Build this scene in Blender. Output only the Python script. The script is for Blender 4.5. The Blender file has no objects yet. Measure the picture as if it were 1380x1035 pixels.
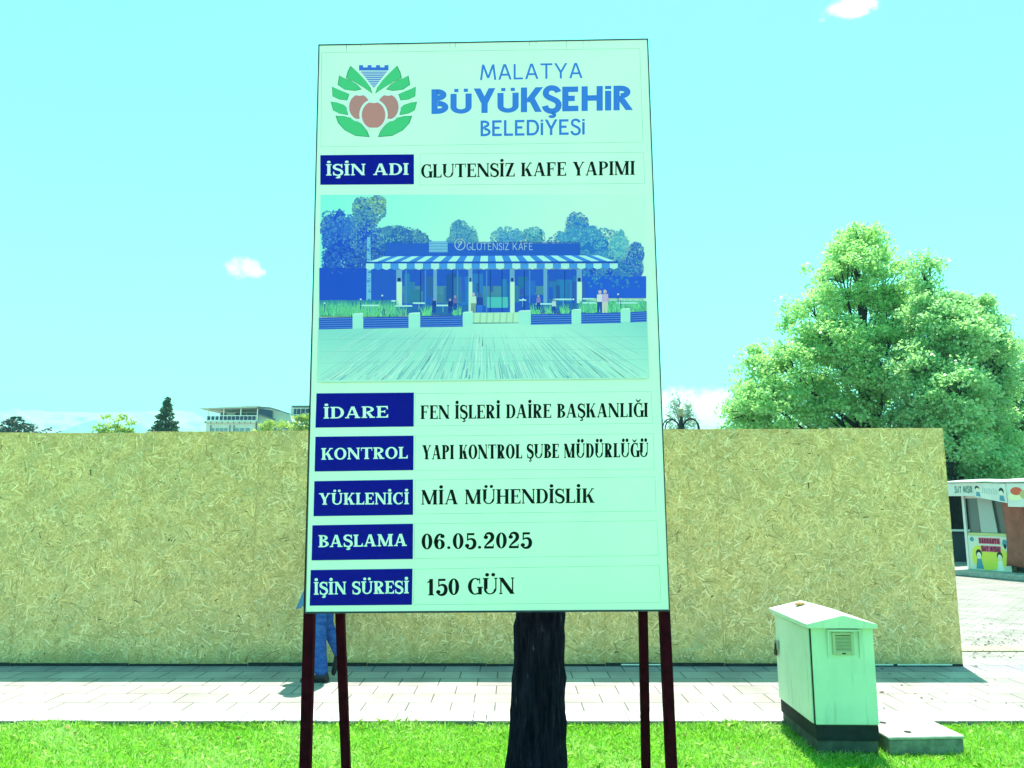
import bpy, math, random
import numpy as np
from mathutils import Vector, Matrix, Euler
random.seed(7)
RNG = np.random.default_rng(11)
R = math.radians
S = bpy.context.scene
COL = S.collection

# ------------------------------------------------------------------ camera
EYE = Vector((0, 0, 1.65)); FPX = 1037.0
cam_data = bpy.data.cameras.new('camera'); cam = bpy.data.objects.new('camera', cam_data); COL.objects.link(cam)
cam_data.sensor_width = 36.0; cam_data.sensor_fit = 'HORIZONTAL'; cam_data.lens = 36.0 * FPX / 1380.0
cam_data.clip_start = 0.05; cam_data.clip_end = 60000
CM = Euler((R(90 + 8.8), 0, 0)).to_matrix() @ Matrix.Rotation(R(0.0), 3, 'Z')
cam.location = EYE; cam.rotation_euler = CM.to_euler(); S.camera = cam

# ------------------------------------------------------------------ sky, sun, exposure
SUN_EL, SUN_AZ = 73.0, 14.0
SKY_STRENGTH = 0.10; SUN_STRENGTH = 5.0
S.view_settings.view_transform = 'Standard'; S.view_settings.look = 'None'
S.view_settings.gamma = 1.0; S.view_settings.exposure = 1.55
world = bpy.data.worlds.new('World'); S.world = world; world.use_nodes = True
wn = world.node_tree; wn.nodes.clear()


def N(tree, kind, **kw):
    n = tree.nodes.new(kind)
    for k, v in kw.items():
        if k in n.inputs.keys(): n.inputs[k].default_value = v
        else: setattr(n, k, v)
    return n


def L(tree, a, b): tree.links.new(a, b)


def mixc(tree, fac, a, b, mode='MIX'):
    m = tree.nodes.new('ShaderNodeMix'); m.data_type = 'RGBA'; m.blend_type = mode
    for sock, val in ((m.inputs[0], fac), (m.inputs[6], a), (m.inputs[7], b)):
        if hasattr(val, 'is_linked'): tree.links.new(val, sock)
        elif isinstance(val, (int, float)): sock.default_value = val
        else: sock.default_value = (*val[:3], 1)
    return m.outputs[2]


def maprange(tree, v, a, b, c=0.0, d=1.0):
    m = tree.nodes.new('ShaderNodeMapRange'); m.inputs[1].default_value = a; m.inputs[2].default_value = b
    m.inputs[3].default_value = c; m.inputs[4].default_value = d
    m.interpolation_type = 'SMOOTHSTEP'
    tree.links.new(v, m.inputs[0]); return m.outputs[0]


def math2(tree, op, a, b):
    m = tree.nodes.new('ShaderNodeMath'); m.operation = op
    for s_, v in ((m.inputs[0], a), (m.inputs[1], b)):
        if hasattr(v, 'is_linked'): tree.links.new(v, s_)
        else: s_.default_value = v
    return m.outputs[0]


def ray(u, v):
    return (CM @ Vector(((u - 690) / FPX, (517.5 - v) / FPX, -1.0))).normalized()


def at(u, v, Y):
    d = ray(u, v); t = Y / d.y
    return EYE + d * t


def gnd(u, v, z=0.0):
    d = ray(u, v); t = (z - EYE.z) / d.z
    return EYE + d * t


sky = N(wn, 'ShaderNodeTexSky', sky_type='NISHITA', sun_disc=False, sun_elevation=R(SUN_EL), sun_rotation=R(SUN_AZ),
        altitude=950.0, air_density=1.0, dust_density=1.6, ozone_density=1.0)
TINT = (0.51, 2.05, 1.26)
tinted = mixc(wn, 1.0, sky.outputs[0], TINT, 'MULTIPLY')
tc = N(wn, 'ShaderNodeTexCoord')
nz = N(wn, 'ShaderNodeTexNoise', noise_dimensions='3D'); nz.inputs['Scale'].default_value = 26.0
nz.inputs['Detail'].default_value = 7.0; nz.inputs['Roughness'].default_value = 0.62
L(wn, tc.outputs['Generated'], nz.inputs['Vector'])
cloud_col = tinted


def cloud(u, v, ru, rv, soft, amount, white=7.0):
    """a small cumulus in the sky: an elliptical direction region broken up by noise"""
    global cloud_col
    c = ray(u, v)
    right = c.cross(Vector((0, 0, 1))).normalized(); up = right.cross(c).normalized()
    outs = []
    for axis, rad in ((right, ru / FPX), (up, rv / FPX)):
        d = N(wn, 'ShaderNodeVectorMath', operation='DOT_PRODUCT'); d.inputs[1].default_value = axis / rad
        L(wn, tc.outputs['Generated'], d.inputs[0])
        outs.append(math2(wn, 'MULTIPLY', d.outputs['Value'], d.outputs['Value']))
    f = N(wn, 'ShaderNodeVectorMath', operation='DOT_PRODUCT'); f.inputs[1].default_value = c
    L(wn, tc.outputs['Generated'], f.inputs[0])
    front = math2(wn, 'GREATER_THAN', f.outputs['Value'], 0.5)
    r2 = math2(wn, 'ADD', outs[0], outs[1])
    nn = math2(wn, 'MULTIPLY', math2(wn, 'SUBTRACT', nz.outputs['Fac'], 0.5), soft)
    dens = math2(wn, 'SUBTRACT', math2(wn, 'ADD', 1.0, nn), r2)
    m = maprange(wn, dens, 0.0, 0.75, 0.0, amount)
    m = math2(wn, 'MULTIPLY', m, front)
    cloud_col = mixc(wn, m, cloud_col, (white, white * 1.03, white * .95))


cloud(331, 362, 27, 17, 4.0, 0.9)
cloud(1142, 12, 30, 15, 4.5, 0.75)
cloud(938, 566, 95, 44, 2.4, 0.95, 22.0)
cloud(760, 585, 130, 22, 3.0, 0.6)
cloud(600, 150, 22, 18, 5, 0.25)
bg = N(wn, 'ShaderNodeBackground'); bg.inputs['Strength'].default_value = SKY_STRENGTH
L(wn, cloud_col, bg.inputs['Color'])
wo = N(wn, 'ShaderNodeOutputWorld'); L(wn, bg.outputs[0], wo.inputs['Surface'])

sd = bpy.data.lights.new('sun', 'SUN'); sd.energy = SUN_STRENGTH; sd.angle = R(0.53); sd.color = (1.0, 0.93, 0.86)
sun = bpy.data.objects.new('sun', sd); COL.objects.link(sun)
sdir = Vector((math.cos(R(SUN_EL)) * math.sin(R(SUN_AZ)), math.cos(R(SUN_EL)) * math.cos(R(SUN_AZ)), math.sin(R(SUN_EL))))
sun.rotation_euler = sdir.to_track_quat('Z', 'Y').to_euler(); sun.location = (0, 0, 30)

S.cycles.max_bounces = 8; S.cycles.diffuse_bounces = 4; S.cycles.transparent_max_bounces = 16; S.cycles.volume_bounces = 0


# ------------------------------------------------------------------ helpers
def lin(c):
    c = c / 255.0
    return c / 12.92 if c <= 0.04045 else ((c + 0.055) / 1.055) ** 2.4


def rgb(r, g, b): return (lin(r), lin(g), lin(b))


ILLUM = (0.55, 1.35, 0.95)          # light that reaches the shaded board face (for choosing ink colours)


def ink(r, g, b):
    return tuple(min(0.86, max(0.004, lin(c) / k)) for c, k in zip((r, g, b), ILLUM))


def bsdf(name):
    m = bpy.data.materials.new(name); m.use_nodes = True
    return m, m.node_tree, m.node_tree.nodes['Principled BSDF']


def mat(name, col, rough=0.7, metal=0.0, spec=0.3, var=0.0, scale=8.0, bump=0.0, col2=None, detail=5.0, stretch=None):
    m, t, p = bsdf(name)
    p.inputs['Roughness'].default_value = rough; p.inputs['Metallic'].default_value = metal
    p.inputs['Specular IOR Level'].default_value = spec
    p.inputs['Base Color'].default_value = (*col, 1)
    if var or col2 or bump:
        c = N(t, 'ShaderNodeTexCoord'); n = N(t, 'ShaderNodeTexNoise'); n.inputs['Scale'].default_value = scale
        n.inputs['Detail'].default_value = detail; n.inputs['Roughness'].default_value = 0.65
        src = c.outputs['Object']
        if stretch:
            mp = N(t, 'ShaderNodeMapping'); mp.inputs['Scale'].default_value = stretch; L(t, src, mp.inputs[0]); src = mp.outputs[0]
        L(t, src, n.inputs['Vector'])
        f = maprange(t, n.outputs['Fac'], 0.3, 0.7)
        c2 = col2 or tuple(x * (1 - var) for x in col)
        L(t, mixc(t, f, col, c2), p.inputs['Base Color'])
        if bump:
            b = N(t, 'ShaderNodeBump'); b.inputs['Strength'].default_value = bump; b.inputs['Distance'].default_value = 0.02
            L(t, n.outputs['Fac'], b.inputs['Height']); L(t, b.outputs[0], p.inputs['Normal'])
    return m


def attr_mat(name, rough=0.6, spec=0.2):
    m, t, p = bsdf(name); a = N(t, 'ShaderNodeVertexColor', layer_name='ink'); L(t, a.outputs[0], p.inputs['Base Color'])
    p.inputs['Roughness'].default_value = rough; p.inputs['Specular IOR Level'].default_value = spec
    return m


def leaf_mat(name, a, b, trans=0.35, tcol=None, rough=0.42):
    m, t, p = bsdf(name); g = N(t, 'ShaderNodeNewGeometry')
    c = mixc(t, g.outputs['Random Per Island'], a, b); L(t, c, p.inputs['Base Color'])
    p.inputs['Roughness'].default_value = rough; p.inputs['Specular IOR Level'].default_value = 0.5
    tr = N(t, 'ShaderNodeBsdfTranslucent')
    if tcol: tr.inputs[0].default_value = (*tcol, 1)
    else: L(t, c, tr.inputs[0])
    ms = N(t, 'ShaderNodeMixShader'); ms.inputs[0].default_value = trans
    L(t, p.outputs[0], ms.inputs[1]); L(t, tr.outputs[0], ms.inputs[2])
    L(t, ms.outputs[0], t.nodes['Material Output'].inputs['Surface'])
    return m


def tag(o, label=None, cat=None, group=None, kind=None):
    if label: o['label'] = label
    if cat: o['category'] = cat
    if group: o['group'] = group
    if kind: o['kind'] = kind
    return o


def thing(name, loc, label, cat, group=None, rz=0.0):
    o = bpy.data.objects.new(name, None); COL.objects.link(o); o.location = loc; o.rotation_euler = (0, 0, rz)
    o.empty_display_size = 0.2
    return tag(o, label, cat, group)


def wmat(o):
    m = Matrix.LocRotScale(o.location, o.rotation_euler, None)
    return wmat(o.parent) @ m if o.parent else m


class MB:
    """collects faces of one part; points are in the parent's local space unless world=True in build"""
    def __init__(s): s.v = []; s.f = []; s.c = []; s.sm = []

    def face(s, pts, col=None, smooth=False):
        i = len(s.v); s.v += [tuple(p) for p in pts]; s.f.append(tuple(range(i, i + len(pts)))); s.c.append(col); s.sm.append(smooth); return s

    def grid(s, rings, closed=True, cap=True, smooth=True, col=None):
        i = len(s.v); n = len(rings[0])
        for r in rings: s.v += [tuple(p) for p in r]
        m = n if closed else n - 1
        for a in range(len(rings) - 1):
            for b in range(m):
                s.f.append((i + a * n + b, i + a * n + (b + 1) % n, i + (a + 1) * n + (b + 1) % n, i + (a + 1) * n + b)); s.c.append(col); s.sm.append(smooth)
        if cap and closed:
            s.f.append(tuple(i + b for b in reversed(range(n)))); s.c.append(col); s.sm.append(False)
            s.f.append(tuple(i + (len(rings) - 1) * n + b for b in range(n))); s.c.append(col); s.sm.append(False)
        return s

    def box(s, a, b, bev=0.0, col=None):
        (x0, y0, z0), (x1, y1, z1) = a, b
        if bev <= 0:
            def q(x, y, z): return (x, y, z)
            P = [q(x, y, z) for z in (z0, z1) for (x, y) in ((x0, y0), (x1, y0), (x1, y1), (x0, y1))]
            i = len(s.v); s.v += P
            for f in ((3, 2, 1, 0), (4, 5, 6, 7), (0, 1, 5, 4), (1, 2, 6, 5), (2, 3, 7, 6), (3, 0, 4, 7)):
                s.f.append(tuple(i + k for k in f)); s.c.append(col); s.sm.append(False)
            return s
        e = min(bev, (x1 - x0) * .45, (y1 - y0) * .45, (z1 - z0) * .45)

        def ring(ins, z):
            k = e
            X0, X1, Y0, Y1 = x0 + ins, x1 - ins, y0 + ins, y1 - ins
            return [(X0 + k, Y0, z), (X1 - k, Y0, z), (X1, Y0 + k, z), (X1, Y1 - k, z), (X1 - k, Y1, z), (X0 + k, Y1, z), (X0, Y1 - k, z), (X0, Y0 + k, z)]
        return s.grid([ring(e * .7, z0), ring(0, z0 + e), ring(0, z1 - e), ring(e * .7, z1)], smooth=False, col=col)

    def tube(s, pts, rad, n=8, smooth=True, col=None, cap=True):
        pts = [Vector(p) for p in pts]
        rs = rad if isinstance(rad, (list, tuple)) else [rad] * len(pts)
        rings = []; prev = None
        for i, p in enumerate(pts):
            d = (pts[min(i + 1, len(pts) - 1)] - pts[max(i - 1, 0)]).normalized()
            if prev is None:
                prev = d.cross(Vector((0.13, 0.97, 0.2))).normalized()
                if prev.length < .1: prev = Vector((1, 0, 0))
            x = (prev - d * prev.dot(d)).normalized(); y = d.cross(x); prev = x
            rings.append([p + x * (rs[i] * math.cos(2 * math.pi * k / n)) + y * (rs[i] * math.sin(2 * math.pi * k / n)) for k in range(n)])
        return s.grid(rings, smooth=smooth, col=col, cap=cap)

    def beam(s, a, b, w, h, up=(0, 0, 1)):
        a, b = Vector(a), Vector(b); d = (b - a).normalized(); x = d.cross(Vector(up)).normalized(); y = x.cross(d)
        rings = [[p + x * (sx * w / 2) + y * (sy * h / 2) for sx, sy in ((-1, -1), (1, -1), (1, 1), (-1, 1))] for p in (a, b)]
        return s.grid(rings, smooth=False)

    def lathe(s, prof, c=(0, 0, 0), n=14):
        return s.grid([[(c[0] + r * math.cos(2 * math.pi * k / n), c[1] + r * math.sin(2 * math.pi * k / n), c[2] + z) for k in range(n)] for r, z in prof])

    def ball(s, c, r, n=10, m=7, col=None):
        rx, ry, rz = r if isinstance(r, (tuple, list)) else (r, r, r)
        return s.grid([[(c[0] + rx * max(.02, math.sin(math.pi * j / m)) * math.cos(2 * math.pi * k / n), c[1] + ry * max(.02, math.sin(math.pi * j / m)) * math.sin(2 * math.pi * k / n),
                         c[2] - rz * math.cos(math.pi * j / m)) for k in range(n)] for j in range(m + 1)], col=col)

    def build(s, name, m, parent=None, world=False, loc=None):
        vs = s.v
        if world and parent is not None:
            inv = wmat(parent).inverted(); vs = [inv @ Vector(p) for p in vs]
        if loc is not None and parent is None:
            l = Vector(loc); vs = [Vector(p) - l for p in vs]
        me = bpy.data.meshes.new(name); me.from_pydata([tuple(p) for p in vs], [], s.f)
        if any(s.sm): me.polygons.foreach_set('use_smooth', s.sm)
        if any(c is not None for c in s.c):
            ca = me.color_attributes.new('ink', 'FLOAT_COLOR', 'CORNER'); k = 0
            dat = []
            for f, c in zip(s.f, s.c):
                for q in range(len(f)):
                    cc = c[q] if isinstance(c, list) else c
                    dat += [*(cc or (0, 0, 0)), 1.0]
            ca.data.foreach_set('color', dat)
        me.materials.append(m); me.update()
        o = bpy.data.objects.new(name, me); COL.objects.link(o)
        if parent is not None: o.parent = parent
        elif loc is not None: o.location = loc
        return o


def np_mesh(name, verts, faces_n, m, parent=None, cols=None, loc=(0, 0, 0)):
    """verts (n,k,3): n separate faces of k points each"""
    n, k, _ = verts.shape
    me = bpy.data.meshes.new(name)
    off = np.array(wmat(parent).translation) if parent is not None else np.array(loc)
    me.vertices.add(n * k); me.vertices.foreach_set('co', (verts - off).reshape(-1).astype(np.float32))
    me.loops.add(n * k); me.loops.foreach_set('vertex_index', np.arange(n * k, dtype=np.int32))
    me.polygons.add(n); me.polygons.foreach_set('loop_start', np.arange(0, n * k, k, dtype=np.int32))
    me.polygons.foreach_set('loop_total', np.full(n, k, dtype=np.int32))
    if cols is not None:
        ca = me.color_attributes.new('ink', 'FLOAT_COLOR', 'CORNER')
        c = np.ones((n, k, 4), dtype=np.float32); c[:, :, :3] = cols[:, None, :]
        ca.data.foreach_set('color', c.reshape(-1))
    me.materials.append(m); me.update(calc_edges=True); me.validate()
    o = bpy.data.objects.new(name, me); COL.objects.link(o)
    if parent is not None: o.parent = parent
    else: o.location = loc
    return o


def copy_tree(o, parent=None):
    c = o.copy(); COL.objects.link(c)
    if parent is not None: c.parent = parent
    for ch in list(o.children): copy_tree(ch, c)
    return c


# ------------------------------------------------------------------ materials
M = {}


def worn_paint(name, a, b):
    m, t, p = bsdf(name); c = N(t, 'ShaderNodeTexCoord')
    def noise(scale, detail, st=None, rough=.6):
        n = N(t, 'ShaderNodeTexNoise'); n.inputs['Scale'].default_value = scale; n.inputs['Detail'].default_value = detail; n.inputs['Roughness'].default_value = rough
        if st:
            mp = N(t, 'ShaderNodeMapping'); mp.inputs['Scale'].default_value = st; L(t, c.outputs['Object'], mp.inputs[0]); L(t, mp.outputs[0], n.inputs['Vector'])
        else: L(t, c.outputs['Object'], n.inputs['Vector'])
        return n.outputs['Fac']
    col = mixc(t, maprange(t, noise(4.5, 9), .3, .7), a, b)
    col = mixc(t, math2(t, 'MULTIPLY', maprange(t, noise(6, 6, (4, 4, .35)), .56, .72), .45), col, (0.34, 0.37, 0.30))      # rain runs
    col = mixc(t, math2(t, 'MULTIPLY', maprange(t, noise(19, 9, None, .8), .66, .72), .8), col, (0.20, 0.20, 0.17))          # scuffs
    L(t, col, p.inputs['Base Color']); p.inputs['Roughness'].default_value = .45; p.inputs['Specular IOR Level'].default_value = .35
    bm = N(t, 'ShaderNodeBump'); bm.inputs['Strength'].default_value = .12; bm.inputs['Distance'].default_value = .01; L(t, noise(5, 4), bm.inputs['Height']); L(t, bm.outputs[0], p.inputs['Normal'])
    return m


def bark_mat(name):
    m, t, p = bsdf(name); c = N(t, 'ShaderNodeTexCoord'); mp = N(t, 'ShaderNodeMapping'); mp.inputs['Scale'].default_value = (9, 9, 1.3); L(t, c.outputs['Object'], mp.inputs[0])
    n1 = N(t, 'ShaderNodeTexNoise'); n1.inputs['Scale'].default_value = 3.0; n1.inputs['Detail'].default_value = 9; n1.inputs['Roughness'].default_value = .7; L(t, mp.outputs[0], n1.inputs['Vector'])
    n2 = N(t, 'ShaderNodeTexNoise'); n2.inputs['Scale'].default_value = 7.0; n2.inputs['Detail'].default_value = 6; L(t, mp.outputs[0], n2.inputs['Vector'])
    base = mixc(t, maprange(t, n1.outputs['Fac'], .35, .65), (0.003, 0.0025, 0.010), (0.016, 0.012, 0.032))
    fleck = math2(t, 'MULTIPLY', maprange(t, n1.outputs['Fac'], .58, .66), maprange(t, n2.outputs['Fac'], .52, .64))  # pale flecks paint the highlights of bark edges into the colour
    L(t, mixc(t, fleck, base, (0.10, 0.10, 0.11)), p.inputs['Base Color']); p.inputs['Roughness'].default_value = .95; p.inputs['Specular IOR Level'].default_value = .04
    b = N(t, 'ShaderNodeBump'); b.inputs['Strength'].default_value = .9; b.inputs['Distance'].default_value = .02; L(t, n1.outputs['Fac'], b.inputs['Height']); L(t, b.outputs[0], p.inputs['Normal'])
    return m


M['board_white'] = mat('board_white', (0.82, 0.81, 0.79), 0.35, spec=0.4, col2=(.76, .765, .76), scale=2.2, bump=.10, detail=3)
M['ink'] = attr_mat('printed_ink', 0.45, 0.25)
M['print'] = attr_mat('printed_picture', 0.5, 0.2)
M['navy'] = mat('navy_plate', (0.002, 0.002, 0.30), 0.5, spec=0.08, var=0.12, scale=14)
M['plate_letter'] = mat('plate_letter', (0.80, 0.80, 0.80), 0.5)
M['black_letter'] = mat('black_letter', (0.006, 0.006, 0.012), 0.6, spec=0.06)
M['sky_letter'] = mat('blue_letter', ink(45, 130, 215), 0.5, spec=0.2)
M['frame_dark'] = mat('frame_dark', (0.03, 0.04, 0.07), 0.5, var=0.4, scale=20)
M['maroon'] = mat('maroon_steel', (0.046, 0.0022, 0.009), 0.8, spec=0.02, var=0.5, scale=14)
M['bark'] = bark_mat('dark_bark')
M['bark_old'] = mat('dark_bark', (0.020, 0.017, 0.016), 0.95, spec=0.05, col2=(0.004, 0.004, 0.004), scale=10, bump=0.9, stretch=(5, 5, 0.6))
M['bark_far'] = mat('grey_bark', (0.028, 0.026, 0.035), 0.95, spec=0.1, var=0.6, scale=6, bump=0.5, stretch=(4, 4, 0.7))
M['osb'] = attr_mat('strand_board', 0.72, 0.12)
M['wood'] = mat('pale_batten', (0.42, 0.32, 0.2), 0.8, var=0.35, scale=9, stretch=(1, 6, 6))
M['cab'] = worn_paint('cabinet_paint', (0.66, 0.72, 0.60), (0.57, 0.65, 0.54))
M['cab_dark'] = mat('cabinet_plinth', (0.018, 0.020, 0.026), 0.85, var=0.5, scale=12, bump=0.2)
M['plinth_concrete'] = mat('plinth_concrete', (0.09, 0.095, 0.085), 0.9, var=0.5, scale=14, bump=0.35)
M['concrete'] = mat('slab_concrete', (0.42, 0.41, 0.37), 0.9, var=0.35, scale=11, bump=0.3, detail=9)
M['steel'] = mat('dull_steel', (0.45, 0.45, 0.44), 0.35, metal=0.9, var=0.3, scale=20)
M['black'] = mat('black_rubber', (0.01, 0.01, 0.012), 0.6)
M['cream'] = mat('cream_louvre', (0.52, 0.50, 0.34), 0.6, var=0.15)
M['stone'] = mat('ochre_stone', (0.45, 0.25, 0.12), 0.9, var=0.5, scale=40, bump=0.6)
M['lock'] = mat('padlock_brown', (0.05, 0.045, 0.04), .4, metal=.6)
M['iron'] = mat('black_iron', (0.006, 0.008, 0.018), 0.45)


def tile_mat(name, bw, bh, c1, c2, mort, rows=None, rot=0.0, bump=0.25):
    m, t, p = bsdf(name)
    c = N(t, 'ShaderNodeTexCoord'); mp = N(t, 'ShaderNodeMapping'); mp.inputs['Rotation'].default_value = (0, 0, rot)
    L(t, c.outputs['Object'], mp.inputs[0])
    b = N(t, 'ShaderNodeTexBrick'); b.offset = 0.5; b.squash = 1.0
    b.inputs['Scale'].default_value = 1.0; b.inputs['Brick Width'].default_value = bw; b.inputs['Row Height'].default_value = bh
    b.inputs['Mortar Size'].default_value = 0.007; b.inputs['Mortar Smooth'].default_value = 0.3; b.inputs['Bias'].default_value = 0.0
    b.inputs['Color1'].default_value = (*c1, 1); b.inputs['Color2'].default_value = (*c2, 1); b.inputs['Mortar'].default_value = (*mort, 1)
    L(t, mp.outputs[0], b.inputs['Vector']); colr = b.outputs['Color']
    if rows:
        sx = N(t, 'ShaderNodeSeparateXYZ'); L(t, c.outputs['Object'], sx.inputs[0])
        k = math2(t, 'FLOOR', math2(t, 'DIVIDE', sx.outputs[1], bh), 0.0)
        ramp = N(t, 'ShaderNodeValToRGB'); ramp.color_ramp.interpolation = 'CONSTANT'
        n = len(rows); L(t, math2(t, 'DIVIDE', math2(t, 'ADD', k, 0.5), float(n)), ramp.inputs[0])
        el = ramp.color_ramp.elements
        while len(el) < n: el.new(0.5)
        for i, rc in enumerate(rows):
            el[i].position = i / n; el[i].color = (*rc, 1)
        colr = mixc(t, 1.0, colr, ramp.outputs[0], 'MULTIPLY')
    n1 = N(t, 'ShaderNodeTexNoise'); n1.inputs['Scale'].default_value = 2.2; n1.inputs['Detail'].default_value = 8
    n2 = N(t, 'ShaderNodeTexNoise'); n2.inputs['Scale'].default_value = 55; n2.inputs['Detail'].default_value = 3
    for q in (n1, n2): L(t, c.outputs['Object'], q.inputs['Vector'])
    dirt = maprange(t, n1.outputs['Fac'], 0.3, 0.75, 1.05, 0.72); grain = maprange(t, n2.outputs['Fac'], 0.25, 0.75, 0.88, 1.08)
    g = N(t, 'ShaderNodeCombineXYZ'); dg = math2(t, 'MULTIPLY', dirt, grain)
    for i in range(3): L(t, dg, g.inputs[i])
    colr = mixc(t, 1.0, colr, g.outputs[0], 'MULTIPLY')
    L(t, colr, p.inputs['Base Color']); p.inputs['Roughness'].default_value = 0.85; p.inputs['Specular IOR Level'].default_value = 0.2
    bp = N(t, 'ShaderNodeBump'); bp.inputs['Strength'].default_value = bump; bp.inputs['Distance'].default_value = 0.01
    hh = math2(t, 'ADD', math2(t, 'MULTIPLY', b.outputs['Fac'], -1.0), math2(t, 'MULTIPLY', n2.outputs['Fac'], 0.3))
    L(t, hh, bp.inputs['Height']); L(t, bp.outputs[0], p.inputs['Normal'])
    return m


# ------------------------------------------------------------------ ground
YK = gnd(690, 972.5).y           # lawn edge of the kerb
YF = gnd(690, 897).y             # foot of the hoarding
LAWN_Z = -0.035
ROW = 0.30
M['earth'] = mat('dry_earth', (0.28, 0.25, 0.19), 0.95, spec=0.1, var=0.4, scale=0.8, detail=9)
M['soil'] = mat('lawn_soil', (0.09, 0.30, 0.014), 0.95, spec=0.05, col2=(0.15, 0.42, 0.02), scale=16)
row_cols = [(0.92, 0.90, 0.88), (0.86, 0.82, 0.80), (0.91, 0.86, 0.84), (0.86, 0.83, 0.82), (0.92, 0.89, 0.87), (0.76, 0.72, 0.84), (0.80, 0.84, 0.78), (0.80, 0.84, 0.78)]  # bluish and greenish last rows paint in shadow tone and fence bounce
M['paving'] = tile_mat('paving_slabs', 0.36, ROW, (0.42, 0.40, 0.375), (0.36, 0.345, 0.33), (0.13, 0.13, 0.12), rows=row_cols)
M['plaza'] = tile_mat('plaza_paving', 0.24, 0.12, (0.33, 0.30, 0.275), (0.25, 0.23, 0.21), (0.14, 0.13, 0.12), rot=R(40))
M['bounce_paving'] = tile_mat('bounce_paving_slabs', 0.4, 0.4, (0.36, 0.31, 0.21), (0.31, 0.27, 0.18), (0.15, 0.13, 0.10))
M['kerb'] = tile_mat('kerb_concrete', 0.6, 4.0, (0.62, 0.61, 0.57), (0.54, 0.53, 0.5), (0.16, 0.16, 0.15))


def sheet(name, x0, x1, y0, y1, z, m, origin=None, n=1):
    b = MB()
    ox, oy = origin or (x0, y0)
    b.face([(x0 - ox, y0 - oy, 0), (x1 - ox, y0 - oy, 0), (x1 - ox, y1 - oy, 0), (x0 - ox, y1 - oy, 0)])
    o = b.build(name, m); o.location = (ox, oy, z); return tag(o, kind='structure')


sheet('ground', -3900, 3900, -400, 4300, -0.09, M['earth'])
sheet('lawn', -14, 14, 1.5, YK + 0.02, LAWN_Z, M['soil'])
sheet('path', -30, 30, -25, 1.5, -0.01, M['bounce_paving'])  # unseen paving under and behind the camera, added to bounce warm light forward
sheet('plaza', -25, 40, YK + 0.20, 48, -0.004, M['plaza'], origin=(0, 0))
sheet('pavement', -14, 16, YK + 0.29, YF + 0.42, 0.0, M['paving'], origin=(-14, YK + 0.29 - 0.02))
kb = MB()
x = -14.0
while x < 14:
    kb.box((x + .003, 0, -0.09), (x + 0.597, 0.285, 0.004 + random.uniform(0, .004)), 0.008); x += 0.6
k = kb.build('kerb', M['kerb']); k.location = (0, YK, 0); tag(k, kind='structure')
tac = MB()
for i in range(46):
    xx = 4.9 + i * .3
    tac.box((xx, 0, 0), (xx + .29, .29, .008), .003)
    for j in range(4): tac.box((xx + .03 + j * .065, .02, .008), (xx + .065 + j * .065, .27, .013), .002)
M['tactile'] = mat('tactile_yellow', (0.46, 0.42, 0.28), 0.8, var=0.3)
t_ = tac.build('tactile_path', M['tactile']); t_.location = (0, gnd(1330, 878).y, 0.001); tag(t_, kind='structure')
sheet('grass_verge', 6, 40, 23.5, 46, 0.004, mat('verge_green', (0.07, 0.16, 0.02), 0.9, var=0.5, scale=6))

# far mountains, a real ridge some kilometres away
M['rock'] = None
mm, t, p = bsdf('snowy_rock')
c = N(t, 'ShaderNodeTexCoord'); n = N(t, 'ShaderNodeTexNoise'); n.inputs['Scale'].default_value = 0.006; n.inputs['Detail'].default_value = 10
L(t, c.outputs['Object'], n.inputs['Vector']); sx = N(t, 'ShaderNodeSeparateXYZ'); L(t, c.outputs['Object'], sx.inputs[0])
h = math2(t, 'ADD', math2(t, 'MULTIPLY', sx.outputs[2], 0.0016), n.outputs['Fac'])
L(t, mixc(t, maprange(t, h, 0.82, 0.95), (0.10, 0.10, 0.09), (0.55, 0.57, 0.6)), p.inputs['Base Color'])
p.inputs['Roughness'].default_value = 0.9


def ridge(name, Y, prof, depth, seed):
    """prof: (photo u, photo v) of the skyline; a slope falls from it toward the viewer"""
    rg = np.random.default_rng(seed); us = np.linspace(prof[0][0], prof[-1][0], 150)
    vs = np.interp(us, [a for a, _ in prof], [b for _, b in prof])
    tops = [at(u_, v_, Y) for u_, v_ in zip(us, vs)]
    jit = np.cumsum(rg.normal(0, 1, 150)); jit -= np.linspace(jit[0], jit[-1], 150)
    fine = rg.normal(0, 1, 150)
    b = MB(); rings = []
    for j in range(13):
        fr = j / 12.0; row = []
        for i, tp in enumerate(tops):
            hgt = tp.z + jit[i] * Y * .0008 + fine[i] * Y * .0005
            yy = Y - depth * fr + math.sin(i * .6 + j) * depth * .02
            zz = hgt * (1 - fr) ** 1.25 * (1 + (0 if j in (0, 12) else rg.normal(0, .05) + .16 * math.sin(i * .45 + 1.7 * math.sin(j * .7)) * (fr * (1 - fr)) * 4)) - (30 if j == 12 else 0)
            row.append((tp.x * yy / Y, yy, zz))
        rings.append(row)
    b.grid(rings, closed=False, cap=False, smooth=False)
    back = [[(q[0], q[1], q[2]) for q in rings[0]], [(q[0], q[1] + depth, -30) for q in rings[0]]]
    b.grid(back, closed=False, cap=False, smooth=False)
    return tag(b.build(name, mm), kind='structure')


ridge('mountains', 3000, [(-900, 575), (-500, 560), (-200, 566), (-60, 556), (20, 551), (45, 548), (80, 552), (120, 555), (165, 557), (205, 553), (240, 552), (265, 560), (295, 570), (360, 566), (450, 572), (700, 566), (900, 572), (1200, 560), (1700, 575), (2300, 570)], 1000, 3)
ridge('foothills', 1750, [(-800, 600), (-100, 590), (40, 585), (85, 575), (110, 565), (128, 561), (150, 566), (185, 578), (260, 588), (420, 592), (900, 590), (2200, 600)], 400, 8)

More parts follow.
